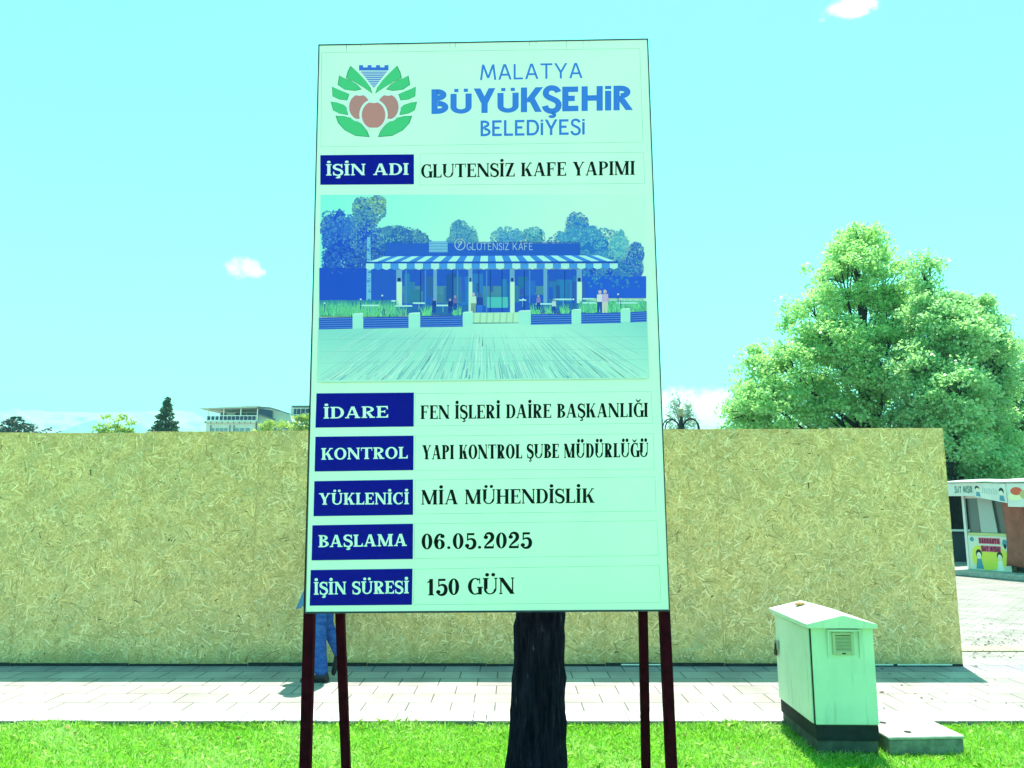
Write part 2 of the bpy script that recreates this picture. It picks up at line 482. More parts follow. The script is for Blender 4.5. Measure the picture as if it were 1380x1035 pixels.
# ------------------------------------------------------------------ grass blades of the lawn
def grass_blades():
    n1, n2 = 210000, 40000
    x = np.concatenate([RNG.uniform(-4.6, 4.9, n1), RNG.uniform(-7, 7, n2)])
    y = np.concatenate([RNG.uniform(4.0, YK - 0.01, n1), RNG.uniform(1.55, 4.0, n2)])
    n = n1 + n2
    patch = np.sin(x * 2.1 + 1.3 * np.sin(y * 3.1)) * np.sin(y * 2.7 + np.sin(x * 1.7)) + .6 * np.sin(x * 7.1 + y * 5.3)
    hgt = RNG.gamma(7, 0.0052, n) * (1 + .22 * patch)
    hgt = np.clip(hgt, .012, .062); tall = RNG.random(n) < .004; hgt[tall] *= RNG.uniform(1.5, 2.2, tall.sum())
    edge = YK - y < 0.12; hgt[edge] *= 1.35 + .35 * np.sin(x[edge] * 5.1)
    ang = RNG.uniform(0, 2 * np.pi, n); w = RNG.uniform(.0014, .0032, n)
    broad = (RNG.random(n) < .10) & ~tall; w[broad] *= 1.8; hgt[broad] *= .7
    lean = RNG.uniform(.3, 1.35, n); lean[tall] *= .35; la = RNG.uniform(0, 2 * np.pi, n)
    base = np.stack([x, y, np.full(n, LAWN_Z - .004)], 1)
    side = np.stack([np.cos(ang), np.sin(ang), np.zeros(n)], 1) * w[:, None]
    ld = np.stack([np.cos(la), np.sin(la), np.zeros(n)], 1) * (lean * hgt)[:, None]
    up = np.stack([np.zeros(n), np.zeros(n), hgt], 1)
    mid = base + ld * .32 + up * .62; tip = base + ld + up * (1 - .25 * lean)[:, None]
    V = np.stack([base - side, base + side, mid + side * .9, tip, mid - side * .9], 1)
    tone = RNG.normal(0, 1, n) * .45 + patch * .30
    a = np.array([0.29, 0.60, 0.055]); b_ = np.array([0.58, 0.80, 0.32]); c_ = np.array([0.11, 0.36, 0.015])
    f = np.clip(tone, -1, 1)[:, None]
    cols = np.where(f > 0, a + (b_ - a) * f, a + (c_ - a) * -f)
    dry = RNG.random(n) < .03; cols[dry] = np.array([0.35, 0.33, 0.13]) * RNG.uniform(.7, 1.2, dry.sum())[:, None]
    m, t, p = bsdf('grass_blade'); at_ = N(t, 'ShaderNodeVertexColor', layer_name='ink'); L(t, at_.outputs[0], p.inputs['Base Color'])
    p.inputs['Roughness'].default_value = .45; p.inputs['Specular IOR Level'].default_value = .35
    tr = N(t, 'ShaderNodeBsdfTranslucent'); L(t, at_.outputs[0], tr.inputs[0]); ms = N(t, 'ShaderNodeMixShader'); ms.inputs[0].default_value = .5
    L(t, p.outputs[0], ms.inputs[1]); L(t, tr.outputs[0], ms.inputs[2]); L(t, ms.outputs[0], t.nodes['Material Output'].inputs['Surface'])
    o = np_mesh('grass', V, 5, m, None, cols); tag(o, 'short bright green grass between the kerb and the viewer', 'grass', kind='stuff')


grass_blades()
# crumbs of soil and dry litter lying on the paving at the open end of the hoarding
lt = []
for i in range(160):
    g = gnd(random.uniform(1310, 1420), random.gauss(868, 12)) if i % 9 else gnd(random.uniform(1180, 1420), random.uniform(900, 960))
    a = random.uniform(0, 6.3); r = random.uniform(.006, .03); e = random.uniform(.25, .8)
    q = [(g.x + r * math.cos(a), g.y + r * math.sin(a), .006), (g.x - r * e * math.sin(a), g.y + r * e * math.cos(a), .014), (g.x - r * math.cos(a), g.y - r * math.sin(a), .006), (g.x + r * e * math.sin(a), g.y - r * e * math.cos(a), .009)]
    lt.append(q)
o = np_mesh('litter', np.array(lt), 4, mat('dry_litter', (0.06, 0.05, 0.03), .9)); tag(o, 'dry dark crumbs of litter on the paving', 'litter', kind='stuff')

# ------------------------------------------------------------------ the strand board hoarding
FR, FLP = gnd(1298, 898), gnd(0, 897.5); FX1 = FR.x; HR, HL = at(1267, 577, FR.y).z, at(0, 583, FLP.y).z; PW = 1.22; FH = 2.40; NP = 11
fence = thing('hoarding_fence', (FX1, FR.y, 0), 'long straw coloured strand board hoarding standing behind the notice board', 'fence', rz=math.atan2(FR.y - FLP.y, FR.x - FLP.x))


def osb_panel(i):
    x1 = -PW * i; x0 = x1 - PW + .0006
    H = HR + (HL - HR) * min(1.1, (i + .5) * PW / (FR.x - FLP.x)) + [.004, 0, .004, -.003, .0, .006, .003, -.008, .004, -.004, 0][i]
    zb = .006; th = .012; yo = .0
    m_ = MB(); m_.box((x0, yo, zb), (x1, yo + th, H), col=tuple(a * b for a, b in zip(rgb(180, 160, 108), (1.40, 1.05, 1.06))))
    n = 9500
    L_ = RNG.uniform(.03, .12, n); W = RNG.uniform(.006, .016, n) * (.6 + L_ * 4)
    an = RNG.normal(0, 1.0, n) + RNG.choice([0.5, 2.2], n)
    cx = RNG.uniform(x0, x1, n); cz = RNG.uniform(zb, H, n)
    ca, sa = np.cos(an), np.sin(an)
    tp = RNG.uniform(.45, 1, n)
    corners = []
    for sl, sw in ((-1, -1), (1, -tp), (1, tp), (-1, 1)):
        dx = sl * L_ / 2; dz = sw * W / 2 + RNG.uniform(-.2, .2, n) * W
        X = np.clip(cx + dx * ca - dz * sa, x0, x1); Z = np.clip(cz + dx * sa + dz * ca, zb, H)
        corners.append(np.stack([X, yo - np.arange(n) / n * .0035 - .0004, Z], 1))
    V = np.stack(corners, 1)
    pal = np.array([rgb(205, 186, 132), rgb(190, 168, 112), rgb(222, 206, 158), rgb(182, 160, 106), rgb(198, 180, 128), rgb(164, 142, 92), rgb(212, 190, 130)])
    ci = RNG.choice(7, n, p=[.26, .22, .11, .16, .16, .05, .04]); cols = pal[ci] * RNG.uniform(.92, 1.08, n)[:, None] * np.array([1.35, 1.07, 1.16])
    mott = (np.sin(cx * 5.3 + 1.7 * np.sin(cz * 4.1 + i)) * np.sin(cz * 6.7 + 1.3 * np.sin(cx * 3.3)) + np.sin(cx * 17 + 2 * np.sin(cz * 13)) * .7)[:, None]
    cols *= 1 + mott * np.array([.075, .05, .02]) + .05
    gr = RNG.random(n) < .05; cols[gr] *= np.array([.70, .86, .95])
    dk = (RNG.random(n) < .012) & (L_ < .065); cols[dk] = np.array(rgb(92, 66, 34)) * RNG.uniform(.6, 1.2, dk.sum())[:, None]
    # damp dirt along the foot of each sheet, with weaker bounce light painted in
    low = np.clip(1 - (cz - zb) / (.16 + .08 * np.sin(cx * 3.3)), 0, 1)[:, None]; cols *= 1 - low * np.array([.50, .40, .42])
    # merge slab and strands in one mesh
    off = len(m_.v)
    for k in range(n):
        m_.v += [tuple(q) for q in V[k]]; m_.f.append((off, off + 1, off + 2, off + 3)); off += 4; m_.c.append(tuple(cols[k])); m_.sm.append(False)
    return m_.build('panel', M['osb'], fence)


for i in range(NP): osb_panel(i)
M['white_batten'] = mat('white_batten', (0.75, 0.74, 0.68), .7, var=.2); M['soil_shade_strip'] = mat('soil_shade', (0.030, 0.032, 0.035), .9, var=.6, scale=7)
for x0, x1 in ((-3.5, -2.98), (-1.12, -.72), (-.68, -.12)):
    MB().box((x0, -.024, .012), (x1, -.014, .026), .003).build('batten', M['white_batten'], fence)
for i in range(NP):  # added dark strip stands in for the soil and shadow line under the sheets
    MB().box((-PW * (i + 1) + .004, -.013, .003), (-PW * i - .004, -.005, .024 + .006 * (i % 3)), .002).build('soil_shade_strip', M['soil_shade_strip'], fence)
for i in range(NP + 1):
    MB().box((-PW * i - .03 if i else -.062, .018, 0), (-PW * i + .03 if i else -.004, .078, FH - .06), .004).build('post', M['wood'], fence)
for z in (.3, 1.25, 2.2):
    MB().box((-PW * NP, .080, z), (-.01, .12, z + .07), .004).build('rail', M['wood'], fence)

# ------------------------------------------------------------------ lettering: strokes of a capital alphabet
class Pen:
    """draws glyph strokes as polygons in em units (cap height 1)"""
    def __init__(s, T, t, serif): s.T = T; s.t = t; s.serif = serif; s.polys = []

    def poly(s, pts): s.polys.append(pts)

    def rect(s, x0, y0, x1, y1): s.poly([(x0, y0), (x1, y0), (x1, y1), (x0, y1)])

    def foot(s, x, y, w, both=True):
        if not s.serif: return
        k = s.serif; hh = s.t * .95
        s.rect(x - w / 2 - k, y if y < .5 else y - hh, x + w / 2 + k, y + hh if y < .5 else y)

    def stem(s, x, w, y0=0.0, y1=1.0, f0=True, f1=True):
        s.rect(x - w / 2, y0, x + w / 2, y1)
        if f0: s.foot(x, y0, w)
        if f1: s.foot(x, y1, w)

    def bar(s, y, x0, x1, tick=0, w=None):
        w = w or s.t; s.rect(x0, y - w / 2, x1, y + w / 2)
        if s.serif and tick:
            k = .20
            if y > .8: s.poly([(x1 - s.t, y - w / 2), (x1, y - w / 2 - k), (x1 + .02, y - w / 2 - k), (x1 + .02, y + w / 2), (x1 - s.t, y + w / 2)])
            elif y < .2: s.poly([(x1 - s.t, y + w / 2), (x1 - s.t, y - w / 2), (x1 + .03, y - w / 2), (x1 + .03, y + w / 2 + k), (x1 + .01, y + w / 2 + k)])
            else: s.rect(x1 - s.t * .7, y - .12, x1, y + .12)

    def diag(s, x0, y0, x1, y1, w):
        h = w / 2 * math.hypot(x1 - x0, y1 - y0) / max(.2, abs(y1 - y0))
        s.poly([(x0 - h, y0), (x0 + h, y0), (x1 + h, y1), (x1 - h, y1)])

    def arc(s, cx, cy, rx, ry, a0, a1, T=None, t=None, n=18):
        T = T or s.T; t = t or s.t
        pts = []
        for k in range(n + 1):
            a = R(a0 + (a1 - a0) * k / n); pts.append((math.cos(a), math.sin(a)))
        for (c0, s0), (c1, s1) in zip(pts, pts[1:]):
            s.poly([(cx + rx * c0, cy + ry * s0), (cx + rx * c1, cy + ry * s1), (cx + (rx - T) * c1, cy + (ry - t) * s1), (cx + (rx - T) * c0, cy + (ry - t) * s0)])

    def path(s, pts, ws):
        n = len(pts); Lp, Rp = [], []
        for i in range(n):
            a = pts[max(0, i - 1)]; b = pts[min(n - 1, i + 1)]; d = math.hypot(b[0] - a[0], b[1] - a[1]) or 1
            nx, ny = -(b[1] - a[1]) / d, (b[0] - a[0]) / d
            Lp.append((pts[i][0] + nx * ws[i] / 2, pts[i][1] + ny * ws[i] / 2)); Rp.append((pts[i][0] - nx * ws[i] / 2, pts[i][1] - ny * ws[i] / 2))
        for i in range(n - 1): s.poly([Lp[i], Lp[i + 1], Rp[i + 1], Rp[i]])

    def dot(s, x, y, r):
        s.poly([(x + r * math.cos(k * math.pi / 5), y + r * math.sin(k * math.pi / 5)) for k in range(10)])

    def blob(s, x, y): s.rect(x - s.T * .5, y - s.T * .5, x + s.T * .5, y + s.T * .5) if not s.serif else s.dot(x, y, s.T * .62)


def bez(p, n=14):
    out = []
    for i in range(0, len(p) - 1, 3):
        a, b, c, d = p[i:i + 4]
        for k in range(n + (1 if i + 4 >= len(p) else 0)):
            u = k / n; w = 1 - u
            out.append(tuple(w ** 3 * a[j] + 3 * w * w * u * b[j] + 3 * w * u * u * c[j] + u ** 3 * d[j] for j in (0, 1)))
    return out


def glyph(ch, T, t, serif):
    """returns polygons and the advance width"""
    P = Pen(T, t, serif); k = serif; e = k + .03
    th, tn = (T, t) if serif else (T, T)
    base = {'İ': 'I', 'Ü': 'U', 'Ş': 'S', 'Ğ': 'G', 'Ö': 'O'}.get(ch, ch)
    W = .7; cxm = None
    if base == 'I': W = T + 2 * e; P.stem(W / 2, T)
    elif base == 'A':
        W = .84 + k; m = W / 2; P.diag(e + tn / 2, 0, m - .03, 1, tn); P.diag(W - e - th / 2, 0, m, 1, th); P.bar(.32, W * .24, W * .76)
        P.foot(e + tn / 2, 0, tn); P.foot(W - e - th / 2, 0, th)
    elif base == 'B':
        W = .66 + k; x = e + T / 2; P.stem(x, T, f0=bool(k), f1=bool(k)); r = W - .42
        P.bar(1 - tn / 2, x, r, w=tn); P.bar(.53, x, r, w=tn); P.bar(tn / 2, x, r + .02, w=tn)
        P.arc(r, .765, .33, .235, -90, 90, T, tn); P.arc(r + .02, .265, .38, .265, -90, 90, T, tn)
    elif base in 'CG':
        W = .80; P.arc(.44, .5, .41, .515, 50, 310 if base == 'C' else 300, T, tn)
        if serif:
            P.rect(.66, .66, .715, 1.0)
            if base == 'C': P.rect(.69, .12, .73, .30)
        if base == 'G':
            if serif: P.rect(.60, .0, .60 + T, .44); P.rect(.60 - k, .40, .60 + T + k, .40 + t)
            else: P.rect(.5, .36, .80, .36 + T); P.rect(.80 - T, .1, .80, .4)
    elif base == 'D':
        W = .80; x = e + T / 2; P.stem(x, T); P.bar(1 - tn / 2, x, .40, w=tn); P.bar(tn / 2, x, .40, w=tn); P.arc(.38, .5, .40, .5, -90, 90, T, tn)
    elif base in 'EF':
        W = .66 + k * .6; x = e + T / 2; P.stem(x, T); r = W - .06
        P.bar(1 - tn / 2, x, r, 1, tn); P.bar(.52, x, r - .12, 1, tn)
        if base == 'E': P.bar(tn / 2, x, r + .01, 1, tn)
        W = r + .07
    elif base == 'H':
        W = .82 + k; P.stem(e + T / 2, T); P.stem(W - e - T / 2, T); P.bar(.52, e + T, W - e - T, w=tn)
    elif base == 'K':
        W = .80 + k; x = e + T / 2; P.stem(x, T); P.diag(x + T / 2 + .03, .40, W - e - .08, 1, tn); P.diag(W - e - T / 2, 0, x + T * .5 + .14, .58, th)
        P.foot(W - e - .08, 1, tn); P.foot(W - e - T / 2, 0, th)
    elif base == 'L':
        W = .62 + k * .6; x = e + T / 2; P.stem(x, T); P.bar(tn / 2, x, W - .04, 1, tn)
    elif base == 'M':
        W = 1.02 + k; a, b = e + tn / 2, W - e - T / 2
        if serif:
            P.stem(a, tn); P.stem(b, T); P.diag(W / 2, 0.02, a + .02, 1, th); P.diag(W / 2, 0.02, b - .04, 1, tn)
        else:
            P.diag(a, 0, a + .12, 1, T); P.diag(b, 0, b - .12, 1, T); P.diag(W / 2, .12, a + .12, 1, T); P.diag(W / 2, .12, b - .12, 1, T)
    elif base == 'N':
        W = .84 + k; a, b = e + tn / 2, W - e - tn / 2; P.stem(a, tn); P.stem(b, tn, f0=False); P.diag(b, 0, a, 1, th)
    elif base == 'O': W = .86; P.arc(.43, .5, .41, .515, 0, 360, T, tn, 34)
    elif base == 'P' or base == 'R':
        W = .66 + k; x = e + T / 2; P.stem(x, T); r = W - .38; P.bar(1 - tn / 2, x, r, w=tn); P.bar(.47, x, r, w=tn); P.arc(r, .735, .36, .265, -90, 90, T, tn)
        if base == 'R': W += .08; P.diag(W - e - T / 2, 0, r + .02, .48, th); P.foot(W - e - T / 2, 0, th)
    elif base == 'S':
        W = .64; sp = bez([(.55, .78), (.50, 1.02), (.10, 1.03), (.10, .75), (.10, .50), (.56, .55), (.56, .26), (.56, -.06), (.10, -.06), (.07, .24)], 10)
        n = len(sp); P.path(sp, [tn + (th - tn) * math.sin(math.pi * i / (n - 1)) ** 2 for i in range(n)])
        if serif: P.rect(.53, .66, .58, 1.0); P.rect(.05, .0, .10, .34)
    elif base == 'T':
        W = .76 + k * .6; P.stem(W / 2, T, f1=False); P.bar(1 - tn / 2, .03, W - .03, w=tn)
        if serif:
            P.rect(.02, .72, .065, 1.0); P.rect(W - .065, .72, W - .02, 1.0)
    elif base == 'U':
        W = .82 + k; a, b = e + th / 2, W - e - tn / 2; P.stem(a, th, .32, 1, f0=False); P.stem(b, tn, .32, 1, f0=False)
        cx = (a - th / 2 + b + tn / 2) / 2; P.arc(cx, .33, (b + tn / 2 - a + th / 2) / 2, .34, 180, 360, (th + tn) / 2, tn)
    elif base == 'Y':
        W = .82 + k; m = W / 2; P.stem(m, T, 0, .46, f1=False); P.diag(m, .40, e + th / 2, 1, th); P.diag(m, .40, W - e - tn / 2, 1, tn)
        P.foot(e + th / 2, 1, th); P.foot(W - e - tn / 2, 1, tn)
    elif base == 'Z':
        W = .70; P.bar(1 - tn / 2, .06, W - .05, w=tn); P.bar(tn / 2, .05, W - .04, 1, tn); P.diag(.05 + th / 2, 0, W - .06 - th / 2, 1, th)
        if serif: P.rect(.05, .74, .10, 1.0)
    elif base == '0': W = .66; P.arc(.33, .5, .30, .51, 0, 360, T, tn, 30)
    elif base == '1':
        W = .50; P.stem(.27, T, f1=False)
        P.poly([(.05, .80), (.27, 1.0), (.27, .88), (.07, .74)])
    elif base == '2':
        W = .66; sp = bez([(.12, .74), (.12, 1.06), (.55, 1.06), (.53, .70), (.51, .46), (.14, .30), (.09, .06)], 12)
        n = len(sp); P.path(sp, [tn + (th - tn) * math.sin(math.pi * min(1, i / (n - 1) * 1.05)) ** 1.4 for i in range(n)]); P.bar(.075, .06, .58, w=.15); P.rect(.55, .02, .60, .27); P.blob(.16, .72)
    elif base == '5':
        W = .64; P.rect(.13, .52, .13 + tn, 1.0); P.rect(.13, .86, .54, 1.0)
        sp = bez([(.15, .53), (.28, .70), (.58, .66), (.56, .32), (.54, -.06), (.16, -.06), (.08, .18)], 12)
        n = len(sp); P.path(sp, [tn + (th - tn) * math.sin(math.pi * i / (n - 1)) ** 1.6 for i in range(n)]); P.blob(.14, .20)
    elif base == '6':
        W = .66; P.arc(.34, .31, .29, .32, 0, 360, T, tn, 28)
        sp = bez([(.54, .86), (.40, 1.06), (.10, .92), (.12, .36)], 12); n = len(sp); P.path(sp, [tn + (th - tn) * (i / (n - 1)) for i in range(n)]); P.blob(.50, .82)
    elif base == '.': W = .32; P.dot(.16, .09, .095) if serif else P.rect(.08, 0, .24, .14)
    elif base == ' ': W = .36
    elif base == '%': W = .9; P.arc(.45, .5, .45, .5, 0, 360, .07, .07, 24); P.diag(.3, .2, .62, .8, .08); P.arc(.45, .62, .16, .16, 0, 360, .05, .05, 10)
    c = W / 2
    if not serif and ch in 'İÜ':                                # this alphabet keeps its dots inside the cap height
        P.polys = [[(a, b * .80) for a, b in q] for q in P.polys]; r_ = min(.075, T * .5)
        for s_ in ((0,) if ch == 'İ' else (-.17, .17)): P.rect(c + s_ - r_ * (1 if ch == 'Ü' else T / 2 / r_), .865, c + s_ + r_ * (1 if ch == 'Ü' else T / 2 / r_), 1.0)
        return P.polys, W
    if ch == 'İ': P.dot(c, 1.19, T * .62) if serif else P.rect(c - T / 2, 1.09, c + T / 2, 1.09 + T * .95)
    if ch in 'ÜÖ':
        for s_ in (-1, 1):
            P.dot(c + s_ * .17, 1.19, T * .55) if serif else P.rect(c + s_ * .16 - T * .42, 1.09, c + s_ * .16 + T * .42, 1.09 + T * .85)
    if ch == 'Ş': P.path(bez([(c, .02), (c - .02, -.10), (c + .15, -.07), (c + .09, -.17), (c + .04, -.22), (c - .06, -.21), (c - .09, -.16)], 6), [min(t, .1) * 1.2] * 13)
    if ch == 'Ğ': P.path(bez([(c - .17, 1.26), (c - .12, 1.06), (c + .12, 1.06), (c + .17, 1.26)], 8), [t, t, t * 1.3, t * 1.6, t * 1.8, t * 1.6, t * 1.3, t, t])
    return P.polys, W


def text_polys(txt, T, t, serif, track=.05):
    out = []; x = 0.0
    for ch in txt:
        g, w = glyph(ch, T, t, serif)
        out += [[(x + a, b) for a, b in q] for q in g]; x += w + track
    return out, x - track


def lettering(mb, txt, style, quad, P3, col=None, layer=1.0, tilt=0.0):
    """quad = (xl, top-left y, base-left y, xr, top-right y, base-right y); P3 maps flat picture coordinates and a lift to 3-D"""
    T, t, s_ = style[:3]; tr = style[3] if len(style) > 3 else .05
    xl, tl, bl, xr, tr_, br = quad
    W = text_polys(txt, T, t, s_, tr)[1]
    sq = min(1.6, max(.6, (xr - xl) / (bl - tl) / W))          # condensed lines keep their stem weight
    polys, W = text_polys(txt, T / sq ** (.75 if sq < 1 else .45), t, s_ / sq ** .3, tr)
    for i, q in enumerate(polys):
        pts = []
        for a, b in q:
            f = a / W; top = tl + (tr_ - tl) * f; bot = bl + (br - bl) * f
            pts.append(P3(xl + (xr - xl) * f, bot + (top - bot) * b, layer + (i % 7) * .12))
        area = sum(q[j][0] * q[(j + 1) % len(q)][1] - q[(j + 1) % len(q)][0] * q[j][1] for j in range(len(q)))
        if area < 0: pts.reverse()
        mb.face(pts, col)


SLAB = (.21, .095, .075, .02)      # heavy slab serif
ROMAN = (.205, .072, .055, .02)      # bookish serif
ROMANB = (.215, .072, .06, .03)
SANS_L = (.125, .125, 0, .06)
SANS_M = (.155, .155, 0, .04)
SANS_B = (.235, .20, 0, .02)

# ------------------------------------------------------------------ the notice board
YB = 4.30
BQ = [(430, 61), (872.5, 53), (902, 823), (411.5, 826)]
root_b = at(657, 826, YB)
sign = thing('notice_board', (root_b.x, YB, LAWN_Z), 'tall white municipal works notice board on maroon steel legs', 'notice board')


def PB(u, v, lift):                     # photo position on the board's face, lift in units of 0.4 mm toward the viewer
    q = at(u, v, YB); return (q.x, YB - lift * .0004, q.z)


def PZ(ox, oy, sc, lift=1.0): return lambda a, b, l: PB(ox + a / sc, oy + b / sc, l * lift)


Z1 = PZ(410, 40, 2.76); Z2 = PZ(420, 255, 2.936, .4); Z3 = PZ(400, 515, 2.706)
c4 = [at(*q, YB) for q in BQ]
pn = MB()
pn.grid([[(q.x, YB, q.z) for q in c4], [(q.x, YB + .018, q.z) for q in c4]], smooth=False)
pn.f = [tuple(reversed(f)) for f in pn.f]
pn.build('panel', M['board_white'], sign, world=True)
fr = MB()
ins = 2.2
for i in range(4):
    a, b = BQ[i], BQ[(i + 1) % 4]; cx, cy = 656, 440
    def inn(q, k): d = math.hypot(cx - q[0], cy - q[1]); return (q[0] + (1 if cx > q[0] else -1) * k, q[1] + (1 if cy > q[1] else -1) * k)
    oa, ob = inn(a, -.9), inn(b, -.9); ia, ib = inn(a, .5 if i != 2 else 1.6), inn(b, .5 if i != 2 else 1.6)
    ring = []
    for dy in (-.003, .030):
        ring.append([(at(*q, YB).x, YB + dy, at(*q, YB).z) for q in (oa, ob, ib, ia)])
    fr.grid(ring, smooth=False)
fo = fr.build('frame', M['frame_dark'], sign, world=True)
# legs and braces: square steel tube
for u0, v0, u1, v1, w, dep in ((417.0, 760, 411.5, 1035, .056, .05), (895.5, 760, 905, 1035, .056, .05)):
    a = at(u0, 828, YB + .055); b = at(u1, 1035, YB + .055); d = (b - a).normalized(); bot = a + d * ((a.z - LAWN_Z + .05) / -d.z)
    top = a - d * 3.1
    MB().beam((top.x, YB + .06, top.z), (bot.x, YB + .06, bot.z), w, dep, up=(0, 1, 0)).build('leg', M['maroon'], sign, world=True)
for u0, u1, in ((458.5, 466.5), (866.5, 870.5)):
    a = at(u0, 828, YB + .14); b = at(u1, 1035, YB + .34); d = (b - a).normalized(); bot = a + d * ((a.z - LAWN_Z + .05) / -d.z)
    top = a - d * .22
    MB().beam(top, bot, .048, .04, up=(0, 1, 0)).build('brace', M['maroon'], sign, world=True)
for zz in (1.16, 2.6, 4.0):
    MB().box((-.93, .034, zz), (.93, .074, zz + .04)).build('crossbar', M['maroon'], sign)

rs_ = random.Random(8); stain = mat('grey_streak', (0.36, 0.39, 0.38), .8)
for k in range(11):
    u_ = rs_.uniform(440, 866); v_ = 61 - (u_ - 430) * .0181 + .8; l_ = rs_.choice([2, 3, 4, 6, 9, 12]); w_ = rs_.uniform(.3, .7)
    MB().face([PB(u_ - w_ * .3, v_ + l_, .5), PB(u_ + w_ * .3, v_ + l_, .5), PB(u_ + w_, v_, .5), PB(u_ - w_, v_, .5)]).build('grime_streak', stain, sign, world=True)
# header lettering and emblem
hb = MB()
lettering(hb, 'MALATYA', SANS_L, (652, 130, 188, 1037, 123, 180), Z1)
lettering(hb, 'BÜYÜKŞEHİR', SANS_B, (470, 222, 314, 1224, 207, 299), Z1)
lettering(hb, 'BELEDİYESİ', SANS_M, (654, 338, 397, 1045, 332, 390), Z1)
hb.build('title_lettering', M['sky_letter'], sign, world=True)
em = MB()
GR, GRD, FRU, FRU2, BLU, MINT = ink(60, 205, 125), ink(40, 150, 100), ink(158, 138, 126), ink(164, 136, 124), ink(50, 115, 210), ink(175, 250, 228)
leaves = [[(172, 134), (160, 158), (155, 180), (186, 194), (222, 216), (254, 238), (247, 216), (228, 190), (200, 160)],
          [(130, 170), (124, 205), (150, 223), (188, 228), (214, 222), (196, 203), (170, 187), (148, 180)],
          [(103, 212), (105, 248), (130, 260), (160, 263), (168, 240), (150, 232), (125, 222)],
          [(98, 268), (107, 300), (130, 312), (163, 318), (160, 292), (148, 280), (122, 271)],
          [(116, 320), (126, 348), (150, 374), (190, 395), (244, 400), (234, 376), (212, 350), (180, 330), (150, 322)]]
for i, lf in enumerate(leaves):
    for mir in (0, 1):
        pts = [((518 - a if mir else a), b) for a, b in lf]
        ccx = sum(a for a, _ in pts) / len(pts); ccy = sum(b for _, b in pts) / len(pts)
        for colr, k, lay in ((GRD, 1.0, 1), (GR, .93, 2)):
            q = [Z1(ccx + (a - ccx) * k, ccy + (b - ccy) * k, lay) for a, b in pts]
            if not mir: q.reverse()
            em.face(q, colr)


def ell(mb, P3, cx, cy, rx, ry, col, lay, n=26, heart=0.0):
    pts = []
    for k in range(n):
        a = 2 * math.pi * k / n
        px = cx + rx * math.cos(a); py = cy - ry * math.sin(a) + heart * ry * max(0, 1 - abs(math.cos(a)) * 3) * (1 if math.sin(a) > 0 else -.5)
        pts.append(P3(px, py, lay))
    mb.face(pts, col)


for cx_, cy_, rx_, ry_, lay, colr in ((206, 288, 39, 47, 3, FRU), (312, 288, 39, 47, 3.4, FRU), (258, 318, 44, 50, 5, FRU2)):
    ell(em, Z1, cx_, cy_, rx_ + 9, ry_ + 9, MINT, lay, heart=.12); ell(em, Z1, cx_, cy_, rx_, ry_, colr, lay + .8, heart=.16)
for k in range(4): x0 = 204 + k * 31.5; em.face([Z1(x0, 148, 1.2), Z1(x0 + 15, 148, 1.2), Z1(x0 + 15, 132, 1.2), Z1(x0, 132, 1.2)], BLU)
em.face([Z1(204, 152, 1.6), Z1(313, 152, 1.6), Z1(313, 140, 1.6), Z1(204, 140, 1.6)], BLU)
for k in range(9):
    y0 = 156 + k * 6.8; f0 = 1 - (y0 - 150) / 68; f1 = 1 - (y0 + 4 - 150) / 68
    em.face([Z1(259 - 54 * f1, y0 + 4, 1.2), Z1(259 + 54 * f1, y0 + 4, 1.2), Z1(259 + 54 * f0, y0, 1.2), Z1(259 - 54 * f0, y0, 1.2)], BLU)
em.build('emblem', M['ink'], sign, world=True)
# hairline boxes printed round each line
OC = ink(105, 195, 165)


def outline(P3, q, w=1.1):
    ol = MB(); lines = []
    for i in range(4):
        a, b = q[i], q[(i + 1) % 4]; dx, dy = b[0] - a[0], b[1] - a[1]; d = math.hypot(dx, dy); nx, ny = -dy / d * w / 2, dx / d * w / 2
        pts = [P3(a[0] + nx, a[1] + ny, .8), P3(b[0] + nx, b[1] + ny, .8), P3(b[0] - nx, b[1] - ny, .8), P3(a[0] - nx, a[1] - ny, .8)]
        ol.face(list(reversed(pts)), OC)
    ol.build('hairline_box', M['ink'], sign, world=True)


outline(Z1, [(65, 86), (1248, 70), (1260, 418), (62, 436)])
for q in ([(432, 462), (1262, 456), (1266, 572), (430, 578)],): outline(Z1, q)
for q in ([(432, 42), (1292, 34), (1298, 150), (430, 160)], [(432, 197), (1300, 188), (1304, 317), (430, 321)], [(432, 357), (1306, 345), (1310, 470), (430, 481)],
          [(430, 517), (1314, 505), (1318, 632), (428, 643)], [(428, 682), (1322, 668), (1328, 803), (426, 812)]): outline(Z3, q)


def plate(P3, q, txt, tq, vtxt, vq, vst):
    b = MB(); lo = [P3(*a, 0.2) for a in q]; hi = [P3(*a, 4.0) for a in q]
    b.grid([list(reversed(lo)), list(reversed(hi))], smooth=False)
    pl = b.build('label_plate', M['navy'], sign, world=True); pl['label'] = 'dark navy label plate reading ' + txt
    s_ = MB(); lettering(s_, txt, SLAB, tq, P3, layer=4.6); s_.build('plate_lettering', M['plate_letter'], pl, world=True)
    w = MB(); lettering(w, vtxt, vst, vq, P3); vl = w.build('line_lettering', M['black_letter'], sign, world=True); vl['label'] = 'black line of lettering reading ' + vtxt


